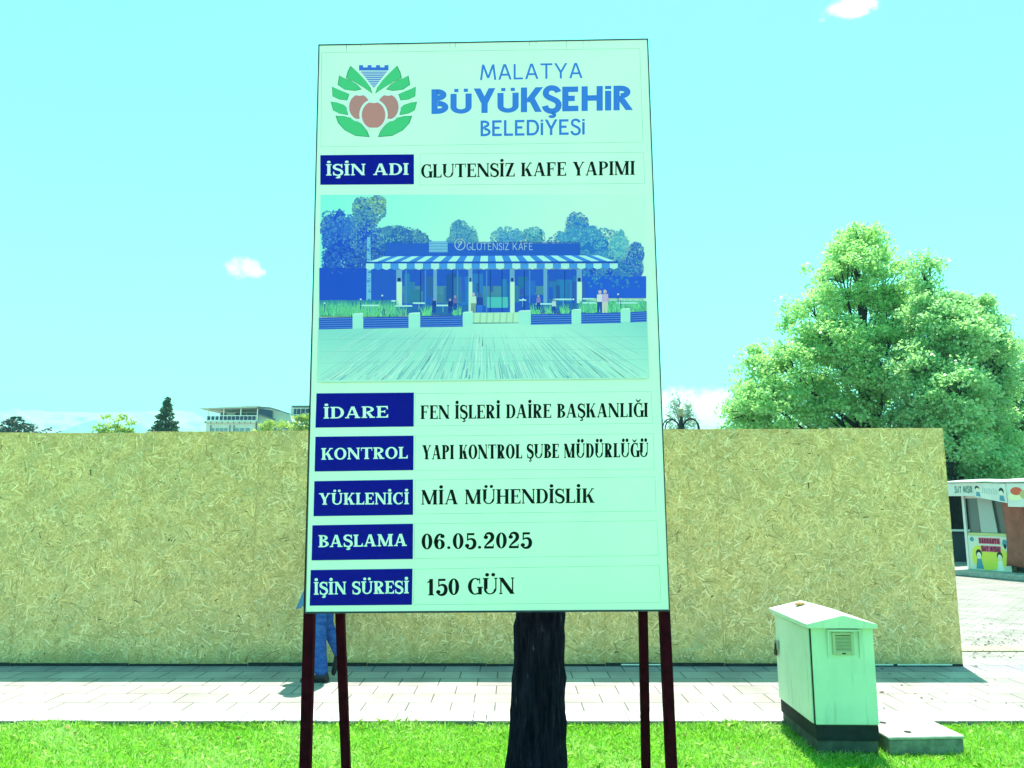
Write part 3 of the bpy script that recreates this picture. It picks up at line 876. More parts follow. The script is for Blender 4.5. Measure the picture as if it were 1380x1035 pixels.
plate(Z1, [(60, 467), (408, 464), (408, 575), (60, 577)], 'İŞİN ADI', (80, 501, 543, 390, 497, 540), 'GLUTENSİZ KAFE YAPIMI', (433, 501, 551, 1231, 488, 540), ROMAN)
plate(Z3, [(72, 41), (427, 38), (426, 162), (68, 166)], 'İDARE', (96, 91, 133, 335, 87, 129), 'FEN İŞLERİ DAİRE BAŞKANLIĞI', (450, 85, 135, 1282, 75, 127), ROMAN)
plate(Z3, [(68, 199), (426, 195), (425, 321), (65, 326)], 'KONTROL', (88, 241, 283, 405, 236, 278), 'YAPI KONTROL ŞUBE MÜDÜRLÜĞÜ', (456, 230, 282, 1283, 221, 273), ROMAN)
plate(Z3, [(64, 361), (424, 355), (424, 484), (61, 489)], 'YÜKLENİCİ', (80, 405, 447, 410, 402, 445), 'MİA MÜHENDİSLİK', (453, 393, 447, 1088, 387, 440), ROMAN)
plate(Z3, [(57, 522), (424, 516), (423, 645), (54, 650)], 'BAŞLAMA', (78, 558, 602, 403, 553, 597), '06.05.2025', (453, 553, 610, 857, 547, 605), ROMANB)
plate(Z3, [(51, 685), (422, 680), (420, 812), (47, 815)], 'İŞİN SÜRESİ', (61, 729, 775, 410, 724, 770), '150 GÜN', (472, 718, 778, 795, 712, 772), ROMANB)

# ---- the printed picture of the cafe (flat print, its own inks)
pc = MB(); rd = random.Random(5); LAY = [1.0]


def up_():
    LAY[0] += .02; return LAY[0]


def pq(pts, col, l=None):
    l = l or up_(); q = [Z2(a, b, l) for a, b in pts]
    A = sum(pts[j][0] * pts[(j + 1) % len(pts)][1] - pts[(j + 1) % len(pts)][0] * pts[j][1] for j in range(len(pts)))
    if A > 0:
        q.reverse(); col = list(reversed(col)) if isinstance(col, list) else col
    pc.face(q, col)


def pr(x0, y0, x1, y1, col): pq([(x0, y0), (x1, y0), (x1, y1), (x0, y1)], col)


def edge_x(y):                     # printed area's left and right limits by height
    f = (y - 22) / 740; return 35 - 13 * f, 1318 + 15 * f


def foliage(cx, cy, rx, ry, base, light, n, sz):
    pts = []; l0_ = LAY[0]
    for k in range(22):
        a = 2 * math.pi * k / 22; f = rd.uniform(.62, .98); pts.append((max(33, cx + rx * f * math.cos(a)), max(24, cy + ry * f * math.sin(a))))
    if n > 1:
        pts = [(cx + (a - cx) * .80, cy + (b - cy) * .80) for a, b in pts]
        for k in range(9):
            a = rd.uniform(0, 6.28); f = rd.uniform(.45, .85); bx, by, br_ = cx + rx * f * math.cos(a), cy + ry * f * math.sin(a), rd.uniform(.2, .42)
            w = rd.uniform(0, .35); cc = tuple(p_ * (1 - w) + q_ * w for p_, q_ in zip(base, light))
            pq([(min(1318, max(33, bx + rx * br_ * math.cos(q * .57) * rd.uniform(.6, 1.1))), max(24, by + ry * br_ * math.sin(q * .57) * rd.uniform(.6, 1.1))) for q in range(11)], cc, l0_ + .05 + .03 * k)
    pq(pts, base, l0_ + .02)
    if n > 1: n, sz = int(n * 3.2), sz * .62
    for k in range(n):
        a = rd.uniform(0, 6.28); f = math.sqrt(rd.uniform(.02, 1.2)); x_, y_ = cx + rx * f * math.cos(a), cy + ry * f * math.sin(a)
        s_ = sz * rd.uniform(.5, 1.3); b_ = rd.uniform(0, 6.28)
        if x_ < 36 + s_ or x_ > 1316 - s_ or y_ < 26 + s_: continue
        w = rd.random() * (.35 + .65 * (1 if y_ < cy else .5)); cc = tuple(p_ * (1 - w) + q_ * w for p_, q_ in zip(base, light))
        pq([(x_ + s_ * math.cos(b_ + g * 1.6) * rd.uniform(.5, 1), y_ + s_ * math.sin(b_ + g * 1.6) * rd.uniform(.5, 1)) for g in range(4)], cc, l0_ + .36 + .012 * (k % 61) if n > 1 else l0_ + .035)
    LAY[0] = l0_ + (1.12 if n > 1 else .03)


sk = [ink(115, 252, 222), ink(120, 252, 225), ink(150, 254, 226), ink(172, 255, 222)]
l0 = up_()
for i in range(12):
    xa, xb = 35 + i * 106.9, 35 + (i + 1) * 106.9
    def skc(x_, y_):
        f = min(1, max(0, (x_ - 35) / 1100 + (y_ - 22) / 1400)); return tuple(sk[0][j] * (1 - f) + sk[3][j] * f for j in range(3))
    pc.face([Z2(xa - 3, 320, l0), Z2(xb - 3 if i < 11 else 1324, 320, l0), Z2(xb, 22, l0), Z2(xa, 22, l0)], [skc(xa, 320), skc(xb, 320), skc(xb, 22), skc(xa, 22)])
DB, MB_, TE, LT = ink(22, 82, 200), ink(32, 102, 182), ink(36, 130, 172), ink(96, 190, 188)
foliage(228, 78, 62, 58, MB_, ink(120, 215, 165), 260, 9); foliage(262, 55, 30, 40, ink(50, 125, 180), ink(150, 235, 150), 90, 8); foliage(205, 120, 45, 40, MB_, LT, 120, 8)
foliage(205, 275, 70, 55, DB, LT, 120, 7); foliage(62, 150, 32, 60, DB, LT, 90, 8); foliage(270, 250, 100, 60, DB, LT, 220, 8); foliage(415, 215, 50, 48, MB_, LT, 130, 7); foliage(80, 300, 50, 60, DB, ink(60, 140, 215), 120, 8)
foliage(110, 215, 85, 120, DB, ink(70, 160, 205), 300, 9)
foliage(330, 215, 130, 65, MB_, LT, 260, 8)
foliage(215, 190, 60, 60, DB, LT, 120, 8)
foliage(620, 195, 36, 48, ink(60, 150, 185), ink(120, 215, 200), 90, 7); foliage(585, 165, 34, 40, ink(40, 125, 190), LT, 90, 7)
foliage(597, 205, 56, 48, ink(40, 125, 190), LT, 160, 8)
foliage(775, 195, 62, 42, ink(45, 135, 195), ink(110, 210, 205), 150, 8)
foliage(880, 190, 40, 38, TE, ink(120, 220, 210), 90, 8)
foliage(1050, 140, 42, 46, ink(30, 115, 200), LT, 90, 8)
foliage(1090, 230, 150, 78, ink(34, 120, 195), ink(95, 205, 200), 420, 8)
foliage(1215, 235, 40, 70, ink(60, 165, 190), ink(130, 230, 210), 130, 7)
foliage(1285, 275, 34, 60, DB, LT, 110, 8); foliage(1240, 320, 70, 50, DB, LT, 160, 7); foliage(1110, 330, 60, 50, DB, LT, 140, 7); foliage(1180, 335, 60, 45, DB, LT, 120, 7)
pr(31, 312, 240, 448, DB); pr(236, 300, 350, 440, ink(28, 90, 212)); pr(1060, 345, 1323, 432, ink(28, 95, 212))
for k in range(120): foliage(rd.uniform(50, 330), rd.uniform(230, 330), 6, 5, DB, ink(60, 140, 215), 1, 5)
for k in range(90): foliage(rd.uniform(1080, 1300), rd.uniform(270, 390), 7, 5, ink(40, 130, 195), ink(70, 170, 200), 1, 6)
pq([(220, 190), (233, 190), (238, 440), (217, 440)], ink(100, 195, 225))
for k in range(24): y_ = rd.uniform(195, 435); pr(rd.uniform(218, 230), y_, rd.uniform(228, 237), y_ + rd.uniform(2, 6), ink(50, 130, 210))
# roof wall, sign
pr(290, 215, 1062, 270, ink(32, 98, 200))
pr(465, 208, 538, 250, ink(120, 215, 222))
for k in range(7): pr(463, 209 + k * 6, 540, 211.5 + k * 6, ink(45, 120, 205))
for k in range(8): pr(650, 210 + k * 6.5, 1062, 212 + k * 6.5, ink(24, 84, 190))
SG = ink(140, 205, 215)
for q in glyph('%', 0, 0, 0)[0]: pq([(565 + a * 49, 243 - b * 47) for a, b in q], SG)
for q in text_polys('GLUTENSİZ KAFE', .10, .10, 0, .10)[0]:
    wd = text_polys('GLUTENSİZ KAFE', .10, .10, 0, .10)[1]; pq([(613 + a / wd * 263, 242 - b * 29) for a, b in q], SG)
# interior
pr(236, 318, 1072, 492, ink(30, 92, 198))
pr(360, 384, 1056, 418, ink(62, 140, 165)); pr(362, 418, 620, 452, ink(58, 132, 160)); pr(640, 418, 780, 462, ink(52, 140, 160))
for k in range(40): x_ = rd.uniform(362, 1050); pr(x_, rd.uniform(330, 400), x_ + rd.uniform(8, 50), rd.uniform(402, 470), ink(rd.randint(26, 48), rd.randint(84, 130), rd.randint(160, 205)))
pr(695, 428, 776, 470, ink(70, 195, 190))
for x_ in (430, 556, 660, 705, 752, 840, 1000): pr(x_, 322, x_ + 3, 490, ink(14, 50, 140))
for x_ in (372, 448, 575, 690, 860): pr(x_, 322, x_ + 5, 486, ink(60, 140, 205))
for x_, w_ in ((335, 23), (482, 14), (620, 16), (784, 19), (917, 15), (1048, 21)):
    pr(x_, 318, x_ + w_, 490 if w_ > 15 else 470, ink(95, 170, 205))
    if w_ > 15: pr(x_ + 2, 368, x_ + w_, 492, ink(170, 245, 212)); pr(x_ + 5, 352, x_ + w_ - 5, 366, ink(16, 40, 120))
# awning
TL, TR, BL_, BR_ = (288, 267), (1135, 263), (216, 292), (1211, 290); NS = 31
pq([TL, TR, BR_, BL_], ink(52, 140, 225))
for k in range(0, NS, 2):
    f0, f1 = k / NS, (k + 1) / NS
    pq([(TL[0] + (TR[0] - TL[0]) * f0, TL[1] - 4 * f0), (TL[0] + (TR[0] - TL[0]) * f1, TL[1] - 4 * f1), (BL_[0] + (BR_[0] - BL_[0]) * f1, 292 - 2 * f1), (BL_[0] + (BR_[0] - BL_[0]) * f0, 292 - 2 * f0)], ink(150, 245, 228))
pq([(216, 288), (1211, 286), (1211, 293), (216, 296)], ink(22, 80, 185))
for k in range(NS):
    x0 = 216 + 995 * k / NS; x1 = 216 + 995 * (k + 1) / NS; yb = 318 - 3 * k / NS
    pq([(x0, 295), (x1, 295), (x1, yb - 3), ((x0 + x1) / 2, yb + 3), (x0, yb - 3)], ink(150, 240, 225) if k % 2 == 0 else ink(60, 155, 225))
# planting, tables, people
def tuft(cx, cy, w, h_, n, dark=False):
    l0_ = LAY[0] + .02
    for k in range(n):
        a = rd.gauss(0, .6); hh = h_ * rd.uniform(.5, 1.05); x_ = cx + rd.uniform(-w, w) * .45; g = rd.random()
        base_ = ink(36, 120, 165) if dark else ink(50, 165, 150); li = ink(110, 240, 150)
        cc = tuple(p_ * (1 - g) + q_ * g for p_, q_ in zip(base_, li)); xt = min(1322, max(31, x_ + math.sin(a) * hh * .6))
        pq([(max(31, x_ - 2), cy), (min(1324, x_ + 2), cy), (xt, cy - hh * math.cos(a))], cc, l0_ + .02 * (k % 13))
    LAY[0] += .05


pr(31, 440, 330, 505, ink(44, 140, 165)); pr(1062, 445, 1324, 490, ink(44, 140, 170)); pr(330, 462, 620, 500, ink(34, 110, 175)); pr(860, 452, 1070, 492, ink(34, 110, 175))
for k in range(26): tuft(40 + k * 11.5, 505, 22, 68, 40)
for k in range(24): tuft(1075 + k * 10.6, 488, 22, 60, 34)
for cx_ in (240, 295, 360, 455, 575): tuft(cx_, 502, 34, 50, 46, cx_ in (295, 360))
for cx_ in (885, 940, 1000, 1105, 1170): tuft(cx_, 496, 34, 48, 44, cx_ in (940,))
TB = ink(150, 240, 225)
for x0, x1, y_ in ((198, 270, 461), (330, 400, 463), (315, 335, 443), (490, 550, 461), (400, 450, 452), (885, 966, 455), (1070, 1126, 451), (1070, 1118, 435), (1205, 1290, 451), (960, 1030, 437), (820, 850, 440)):
    pq([(x0 + 3, y_ - 3), (x1 - 3, y_ - 3), (x1, y_), (x1 - 3, y_ + 3), (x0 + 3, y_ + 3), (x0, y_)], TB); pr((x0 + x1) / 2 - 1.5, y_ + 3, (x0 + x1) / 2 + 1.5, y_ + 26, ink(90, 180, 200))


def tiny_person(x_, y_, h_, top, low, skin=ink(170, 190, 190)):
    pq([(x_ - h_ * .13, y_ - h_ * .78), (x_ + h_ * .13, y_ - h_ * .80), (x_ + h_ * .15, y_ - h_ * .45), (x_ - h_ * .13, y_ - h_ * .45)], top)
    pq([(x_ - h_ * .12, y_ - h_ * .46), (x_ + h_ * .13, y_ - h_ * .46), (x_ + h_ * .10, y_), (x_ + .01 * h_, y_), (x_, y_ - h_ * .3), (x_ - h_ * .03, y_), (x_ - h_ * .12, y_)], low)
    pq([(x_ + h_ * .08 * math.cos(k * .785), y_ - h_ * .89 + h_ * .09 * math.sin(k * .785)) for k in range(8)], skin)


tiny_person(640, 490, 82, ink(165, 235, 205), ink(110, 165, 150)); tiny_person(665, 502, 92, ink(28, 70, 160), ink(40, 120, 215), ink(60, 100, 150))
tiny_person(1140, 488, 90, ink(190, 225, 225), ink(30, 80, 170)); tiny_person(1160, 490, 94, ink(170, 180, 215), ink(170, 215, 190))
for x_, y_, cc in ((485, 490, ink(24, 60, 150)), (548, 492, ink(20, 50, 140)), (897, 478, ink(110, 130, 190)), (958, 492, ink(160, 220, 215)), (568, 480, ink(90, 110, 170))): tiny_person(x_, y_, 60, cc, ink(24, 70, 165), ink(140, 160, 180))
for x_, y_ in ((52, 455), (195, 440), (1035, 440), (1222, 438), (1212, 420), (837, 440), (280, 425)): pr(x_ - 1, y_, x_ + 1, y_ + 35, ink(24, 70, 160)); pr(x_ - 3, y_ - 6, x_ + 3, y_, ink(200, 250, 240))
# terrace edge
pq([(636, 490), (822, 488), (830, 530), (632, 532)], ink(158, 240, 195))
for k in range(7): pq([(640 + k * 26, 490), (646 + k * 26, 490), (643 + k * 26, 531), (636 + k * 26, 531)], ink(135, 215, 185))
pr(632, 529, 832, 533, ink(40, 90, 110))
# deck
fl = [ink(118, 222, 205), ink(150, 244, 215)]
pq([(28, 552), (640, 541), (637, 533), (830, 531), (830, 537), (1326, 524), (1333, 750), (23, 765)], [fl[0], fl[1], fl[1], fl[1], fl[1], fl[0], fl[1], fl[1]])
l1_ = LAY[0]; LAY[0] += .7
for k in range(1500):
    y0 = rd.uniform(548, 745); xb = rd.uniform(-900, 2250); ln = rd.uniform(20, 130); vx, vy = 676, 330
    def onl(y_): return vx + (xb - vx) * (y_ - vy) / (765 - vy)
    y1 = min(y0 + ln, 757 - 12 * (onl(y0) / 1333)); x0, x1 = onl(y0), onl(y1); w = rd.uniform(.7, 3.4) * (y0 - 480) / 200
    ytop = 552 - (x0 - 28) * .021
    if y0 < ytop + 1 or not (28 < x0 < 1322 and 28 < x1 < 1322) or y1 <= y0: continue
    g = rd.random(); cc = tuple(p_ * (1 - g) + q_ * g for p_, q_ in zip(ink(108, 200, 194), ink(172, 252, 226))) if rd.random() < .85 else ink(98, 186, 190)
    pq([(x0 - w * .6, y0), (x0 + w * .6, y0), (x1 + w, y1), (x1 - w, y1)], cc, l1_ + .02 + .02 * (k % 31))
for y_ in (592, 640, 684): pq([(28, y_ + 4), (1328, y_ - 9), (1328, y_ - 8), (28, y_ + 5)], ink(105, 200, 190))
# planters
for x0, x1, ya, yb in ((30, 165, 510, 556), (205, 386, 508, 553), (428, 600, 503, 548), (865, 1030, 496, 538), (1064, 1224, 492, 533), (1258, 1325, 487, 527)):
    pq([(x0, ya), (x1, ya - 3), (x1, yb - 3), (x0, yb)], ink(28, 84, 190))
    for k in range(5): y_ = ya + 5 + k * 8.6; pq([(x0, y_), (x1, y_ - 3), (x1, y_ - .5), (x0, y_ + 2.5)], ink(80, 155, 222))
for x0, x1, ya, yb in ((163, 205, 492, 553), (384, 430, 490, 549), (598, 638, 486, 543), (818, 867, 481, 538), (1028, 1066, 476, 533), (1222, 1260, 473, 528)):
    pq([(x0, ya + 4), (x0 + 8, ya), (x1, ya - 2), (x1, yb - 2), (x0, yb)], ink(140, 240, 215)); pq([(x0, ya + 4), (x0 + 8, ya), (x1, ya - 2), (x1 - 4, ya + 3)], ink(172, 252, 228))
pc.build('printed_picture', M['print'], sign, world=True)

# ------------------------------------------------------------------ tree trunk behind the board
tr0 = gnd(730, 1056, LAWN_Z); tree_y = tr0.y
tw = thing('tree', (tr0.x, tree_y, LAWN_Z), 'rough dark tree trunk standing right behind the notice board', 'tree')
NR = 56; rings = []
prev = None
for i in range(64):
    zz = -.08 + i * 3.95 / 63; row = []
    fl = .040 * math.exp(-max(0, zz) / .5); rad = .150 + fl - .006 * zz
    cx = -fl * .9 - .008 * math.sin(zz * 2.5)
    for k in range(NR):
        a = 2 * math.pi * k / NR
        rr = rad * (1 + .05 * math.sin(2 * a + .8) + .035 * math.sin(5 * a + 1.2 * math.sin(zz * 1.1)))
        fis = abs(math.sin(8.5 * a + 1.4 * math.sin(zz * 2.3 + a) + .7 * math.sin(zz * 6.1)))
        rr += -.026 * (1 - fis) ** 1.5 + random.gauss(0, .0035) + .006 * math.sin(zz * 21 + 6 * math.sin(3 * a))
        row.append((cx + rr * math.cos(a), rr * math.sin(a), zz))
    rings.append(row)
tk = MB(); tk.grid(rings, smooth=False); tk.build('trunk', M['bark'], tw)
for a, l_ in ((.6, .5), (2.6, .45), (4.0, .4)):
    b = MB(); d = Vector((math.cos(a) * .5, abs(math.sin(a)) * .6, .5)); s0 = Vector((.05 * math.cos(a), .05 * math.sin(a), 3.25))
    b.tube([s0, s0 + d * l_ * .5, s0 + d * l_ * .8 + Vector((0, 0, .05))], [.085, .07, .06], 10); b.build('limb', M['bark'], tw)

# ------------------------------------------------------------------ utility cabinet, stone, concrete chamber
gL = gnd(1102, 1019, LAWN_Z); gR = gnd(1189, 1020, LAWN_Z); cw = gR.x - gL.x; cdep = .75
cab = thing('utility_cabinet', (gL.x, gL.y, LAWN_Z), 'pale green metal utility cabinet with gabled lid and vent grille', 'utility cabinet', rz=R(-1.0))


def zat(v, u, Y): return at(u, v, Y).z - LAWN_Z


z1 = zat(977, 1100, gL.y); z2 = zat(846, 1092, gL.y); ze = zat(841, 1085, gL.y - .03); za = zat(829, 1135, gL.y - .03)
zp = z1 * .48
MB().box((.012, .012, -.05), (cw - .012, cdep - .012, zp), .006).build('footing', M['plinth_concrete'], cab)
MB().box((.004, .004, zp + .001), (cw - .004, cdep - .004, z1 - .002), .004).build('plinth', M['cab_dark'], cab)
MB().box((0, 0, z1), (cw, cdep, z2), .006).build('body', M['cab'], cab)
# side door on the long left side, with its dark seam at the front edge
dr = MB(); dr.box((-.014, .018, z1 + .004), (-.0005, cdep - .02, z2 - .012), .004); door = dr.build('door', M['cab'], cab)
MB().box((-.004, .004, z1 + .002), (.0035, .0165, z2 - .004)).build('door_seam', M['black'], cab)
hs = MB(); hy = cdep - .07; hz = z1 + (z2 - z1) * .60
hs.box((-.034, hy - .03, hz - .01), (-.0145, hy + .03, hz + .055), .004); hs.build('hasp', M['steel'], door)
pk = MB(); pk.box((-.046, hy - .02, hz - .055), (-.026, hy + .02, hz - .01), .005); pk.tube([(-.036, hy - .013, hz - .01), (-.036, hy - .013, hz + .025), (-.036, hy, hz + .036), (-.036, hy + .013, hz + .025), (-.036, hy + .013, hz - .01)], .004, 6)
lock = pk.build('padlock', M['lock'], door)
ov = .038
rf = MB()
orr = .016; prof = [(-ov, ze), (cw / 2, za), (cw + orr, ze), (cw + orr, ze - .028), (cw / 2, ze - .026), (-ov, ze - .028)]
rf.grid([[(x_, -ov, z_) for x_, z_ in prof], [(x_, cdep + ov, z_) for x_, z_ in prof]], smooth=False)
rf.build('lid', M['cab'], cab)
# vent hood with side cheeks and louvre
vx0, vx1 = cw * .28, cw * .74; vz1 = z2 - .014; vz0 = z2 - (z2 - z1) * .27
vh = MB(); vh.grid([[(vx0 - .012, -.001, vz1 + .012), (vx1 + .012, -.001, vz1 + .012), (vx1 + .012, -.034, vz1 + .004), (vx0 - .012, -.034, vz1 + .004)], [(vx0 - .012, -.001, vz1), (vx1 + .012, -.001, vz1), (vx1 + .012, -.034, vz1 - .004), (vx0 - .012, -.034, vz1 - .004)]], smooth=False)
for x_ in (vx0 - .012, vx1 + .006): vh.grid([[(x_, -.001, vz1), (x_, -.03, vz1 - .004), (x_, -.004, vz0 - .03), (x_, -.001, vz0 - .03)], [(x_ + .006, -.001, vz1), (x_ + .006, -.03, vz1 - .004), (x_ + .006, -.004, vz0 - .03), (x_ + .006, -.001, vz0 - .03)]], smooth=False)
vent = vh.build('vent_hood', M['cab'], cab)
fx0, fx1, fz0, fz1 = vx0 + .022, vx1 - .03, vz0 - .006, vz1 - .016
vf = MB()
for a, b in (((fx0, -.014, fz0), (fx0 + .02, -.002, fz1)), ((fx1 - .02, -.014, fz0), (fx1, -.002, fz1)), ((fx0 + .02, -.014, fz0), (fx1 - .02, -.002, fz0 + .026)), ((fx0 + .02, -.014, fz1 - .016), (fx1 - .02, -.002, fz1))): vf.box(a, b, .002)
vf.build('vent_frame', M['cream'], vent)
MB().box((fx0 + .02, -.004, fz0 + .026), (fx1 - .02, -.002, fz1 - .016)).build('vent_backing', M['black'], vent)
lv = MB(); nl = 11
for k in range(nl):
    z_ = fz0 + .028 + k * (fz1 - fz0 - .046) / nl
    lv.grid([[(fx0 + .02, -.012, z_), (fx1 - .02, -.012, z_), (fx1 - .02, -.0045, z_ + .003), (fx0 + .02, -.0045, z_ + .003)], [(fx0 + .02, -.012, z_ + .0055), (fx1 - .02, -.012, z_ + .0055), (fx1 - .02, -.0045, z_ + .0065), (fx0 + .02, -.0045, z_ + .0065)]], smooth=False)
lv.build('louvre', M['cream'], vent)
MB().box(((fx0 + fx1) / 2 - .012, -.0165, fz0 + .006), ((fx0 + fx1) / 2 + .012, -.0142, fz0 + .014)).build('vent_latch', M['black'], vent)

stn = MB(); rr = random.Random(2)
sp_y = gL.y + cdep * .80; sx_ = gL.x + cw * .33
zst = LAWN_Z + ze + (za - ze) * .70
stn.ball((0, 0, 0), (.042, .036, .016), 12, 8); stn.v = [(a * rr.uniform(.82, 1.12), b * rr.uniform(.82, 1.12), c_ * rr.uniform(.75, 1.2)) for a, b, c_ in stn.v]
st = stn.build('stone', M['stone']); st.location = (at(1078, 812, sp_y).x, sp_y, zst + .012); tag(st, 'small flat ochre stone lying on the lid of the utility cabinet', 'stone')

cp = [gnd(1194, 1019, LAWN_Z), gnd(1293, 1013, LAWN_Z)]
chm = thing('concrete_chamber', (cp[0].x + .03, cp[0].y, LAWN_Z), 'low concrete cable chamber with flat cover in the lawn beside the cabinet', 'cable chamber', rz=R(3.0))
wch = cp[1].x - cp[0].x - .03; zch = zat(993, 1240, cp[0].y)
MB().box((0, 0, -.04), (wch, .52, zch - .022), .008).build('chamber_wall', mat('chamber_concrete', (0.24, 0.24, 0.20), .9, var=.5, scale=13, bump=.4), chm)
cv = MB(); cv.box((-.006, -.006, zch - .020), (wch + .006, .526, zch), .006); cvo = cv.build('cover', M['concrete'], chm)
for x_, y_ in ((wch * .26, .33), (wch * .36, .10)):
    q = MB(); q.lathe([(.001, .0012), (.022, .0012), (.024, .0025), (.02, .005), (.001, .005)], (x_, y_, zch), 14); q.build('lifting_eye', M['black'], cvo)

# ------------------------------------------------------------------ person walking behind the board
def skin_mesh(name, V, E, rads, m, parent, sub=2, root=0, xs=1.0):
    me = bpy.data.meshes.new(name + '_cage'); me.from_pydata(V, E, []); ob = bpy.data.objects.new(name, me); COL.objects.link(ob)
    sk_ = ob.modifiers.new('s', 'SKIN'); sk_.use_smooth_shade = True
    for i, r_ in enumerate(rads):
        d = me.skin_vertices[0].data[i]; d.radius = (r_, r_) if not isinstance(r_, tuple) else r_; d.use_root = (i == root)
    ss = ob.modifiers.new('u', 'SUBSURF'); ss.levels = sub; ss.render_levels = sub
    dg = bpy.context.evaluated_depsgraph_get(); dg.update()
    nm = bpy.data.meshes.new_from_object(ob.evaluated_get(dg)); bpy.data.objects.remove(ob); nm.materials.clear(); nm.materials.append(m)
    nm.polygons.foreach_set('use_smooth', [True] * len(nm.polygons))
    o = bpy.data.objects.new(name, nm); COL.objects.link(o); o.parent = parent; return o


def build_person():
    g = gnd(434, 917)
    pr_ = thing('person', (g.x, g.y, .006), 'person in blue jeans walking behind the notice board legs', 'person')
    F = lambda f, s, z: (-f, s, z)                 # f forward (to the left of the picture), s toward the far side
    skin = mat('skin', (0.42, 0.24, 0.17), .55, spec=.3); jean = mat('blue_denim', (0.045, 0.13, 0.44), .85, spec=.1, col2=(0.016, 0.055, 0.28), scale=11, bump=1.0, detail=6, stretch=(1, 1, 2.2))
    jack = mat('light_blue_cloth', (0.10, 0.26, 0.52), .85, spec=.1, var=.3, scale=7, bump=.2); shoe = mat('dark_shoe', (0.012, 0.012, 0.02), .5)
    hair = mat('dark_hair', (0.012, 0.008, 0.006), .5)
    V, E, Rr = [], [], []
    def add(p, r, par=None):
        V.append(F(*p)); Rr.append(r)
        if par is not None: E.append((par, len(V) - 1))
        return len(V) - 1
    pel = add((0, .0, .95), (.14, .10)); wst = add((.01, 0, 1.10), (.125, .095), pel); ch = add((.02, 0, 1.30), (.15, .11), wst); nk = add((.02, 0, 1.46), .062, ch)
    hd0 = add((.035, 0, 1.54), .06, nk)
    hands = []
    for sgn, pts in ((-1, [(.02, 1.41, .17), (.00, 1.15, .22), (.05, .92, .21)]), (1, [(.0, 1.41, .17), (-.10, 1.15, .22), (-.12, .90, .22)])):
        pv = ch
        for (f, z, s), r_ in zip(pts, (.052, .042, .030)): pv = add((f, sgn * s, z), r_, pv)
        f, z, s = pts[-1]; pm = add((f + .03 * (1 if sgn < 0 else -.2), sgn * s, z - .075), (.04, .018), pv); hands.append((sgn, V[pm]))
    legs = {'near': [(.02, -.09, .88), (.03, -.08, .50), (-.005, -.08, .09)], 'far': [(.0, .09, .88), (.0, .09, .49), (-.150, .09, .215)]}
    for kx, pts in legs.items():
        pv = pel
        for q, r_ in zip(pts, (.085, .055, .04)): pv = add(q, r_, pv)
        a = pts[-1]
        tip = (a[0] + .12, a[1], .045) if kx == 'near' else (a[0] + .045, a[1], .10)
        add(tip, (.036, .03), pv)
    body = skin_mesh('body', V, E, Rr, skin, pr_)
    # head: one closed form with brow, nose, chin
    hb_ = MB(); n, m_ = 24, 18; rings = []
    for j in range(m_ + 1):
        th = math.pi * j / m_; row = []
        for k in range(n):
            a = 2 * math.pi * k / n; st_ = max(.02, math.sin(th)); f = math.cos(a) * st_; s = math.sin(a) * st_; z = -math.cos(th)
            jaw = 1 - .22 * max(0, -z - .1)
            ff = f * .098 * jaw + .012 * max(0, -z) * (1 if f > 0 else 0); ss_ = s * .076 * jaw
            if f > .6 and abs(s) < .28: ff += .022 * max(0, 1 - abs(z + .12) / .28) * (1 - abs(s) / .28)
            if f > .5 and .18 < abs(s) < .6: ff -= .010 * max(0, 1 - abs(z - .06) / .16)
            row.append(F(.045 + ff, ss_, 1.625 + z * .115))
        rings.append(row)
    hb_.grid(rings)
    for sg in (-1, 1):
        hb_.ball(F(.035, sg * .078, 1.62), (.018, .008, .030), 8, 6); hb_.ball(F(.122, sg * .03, 1.632), (.011, .012, .010), 8, 6)
    hb_.ball(F(.136, 0, 1.562), (.010, .022, .007), 8, 5)
    o = hb_.build('head', skin, pr_)
    hr = MB(); rings = []
    for j in range(9):
        th = math.pi * (.47 + .53 * j / 8); rings.append([F(.035 + math.cos(2 * math.pi * k / n) * max(.02, math.sin(th)) * .105 - .012 * (1 if math.cos(2 * math.pi * k / n) > .4 and j < 3 else 0), math.sin(2 * math.pi * k / n) * max(.02, math.sin(th)) * .084, 1.635 - math.cos(th) * .118 - (.06 if math.cos(2 * math.pi * k / n) < -.1 and j < 2 else 0)) for k in range(n)])
    hr.grid(rings); hr.build('hair', hair, pr_)
    for sgn, c in hands:
        c = Vector(c)
        for i, (df, l_) in enumerate(((-.027, .062), (-.009, .074), (.009, .078), (.027, .070))):
            b0 = c + Vector((-df, 0, -.02)); cu = sgn * -.012
            skin_mesh('finger', [tuple(b0), tuple(b0 + Vector((-.004, cu * .4, -l_ * .45))), tuple(b0 + Vector((-.008, cu, -l_ * .78))), tuple(b0 + Vector((-.008, cu * 2, -l_)))], [(0, 1), (1, 2), (2, 3)], [.0095, .0088, .008, .0068], skin, body, 1)
        b0 = c + Vector((-.03, 0, .025)); skin_mesh('thumb', [tuple(b0), tuple(b0 + Vector((-.022, -sgn * .01, -.022))), tuple(b0 + Vector((-.026, -sgn * .014, -.05)))], [(0, 1), (1, 2)], [.012, .010, .008], skin, body, 1)
    # trousers
    V, E, Rr = [], [], []
    pel = add((0, 0, .94), (.155, .118)); w2 = add((.0, 0, 1.04), (.145, .110), pel)
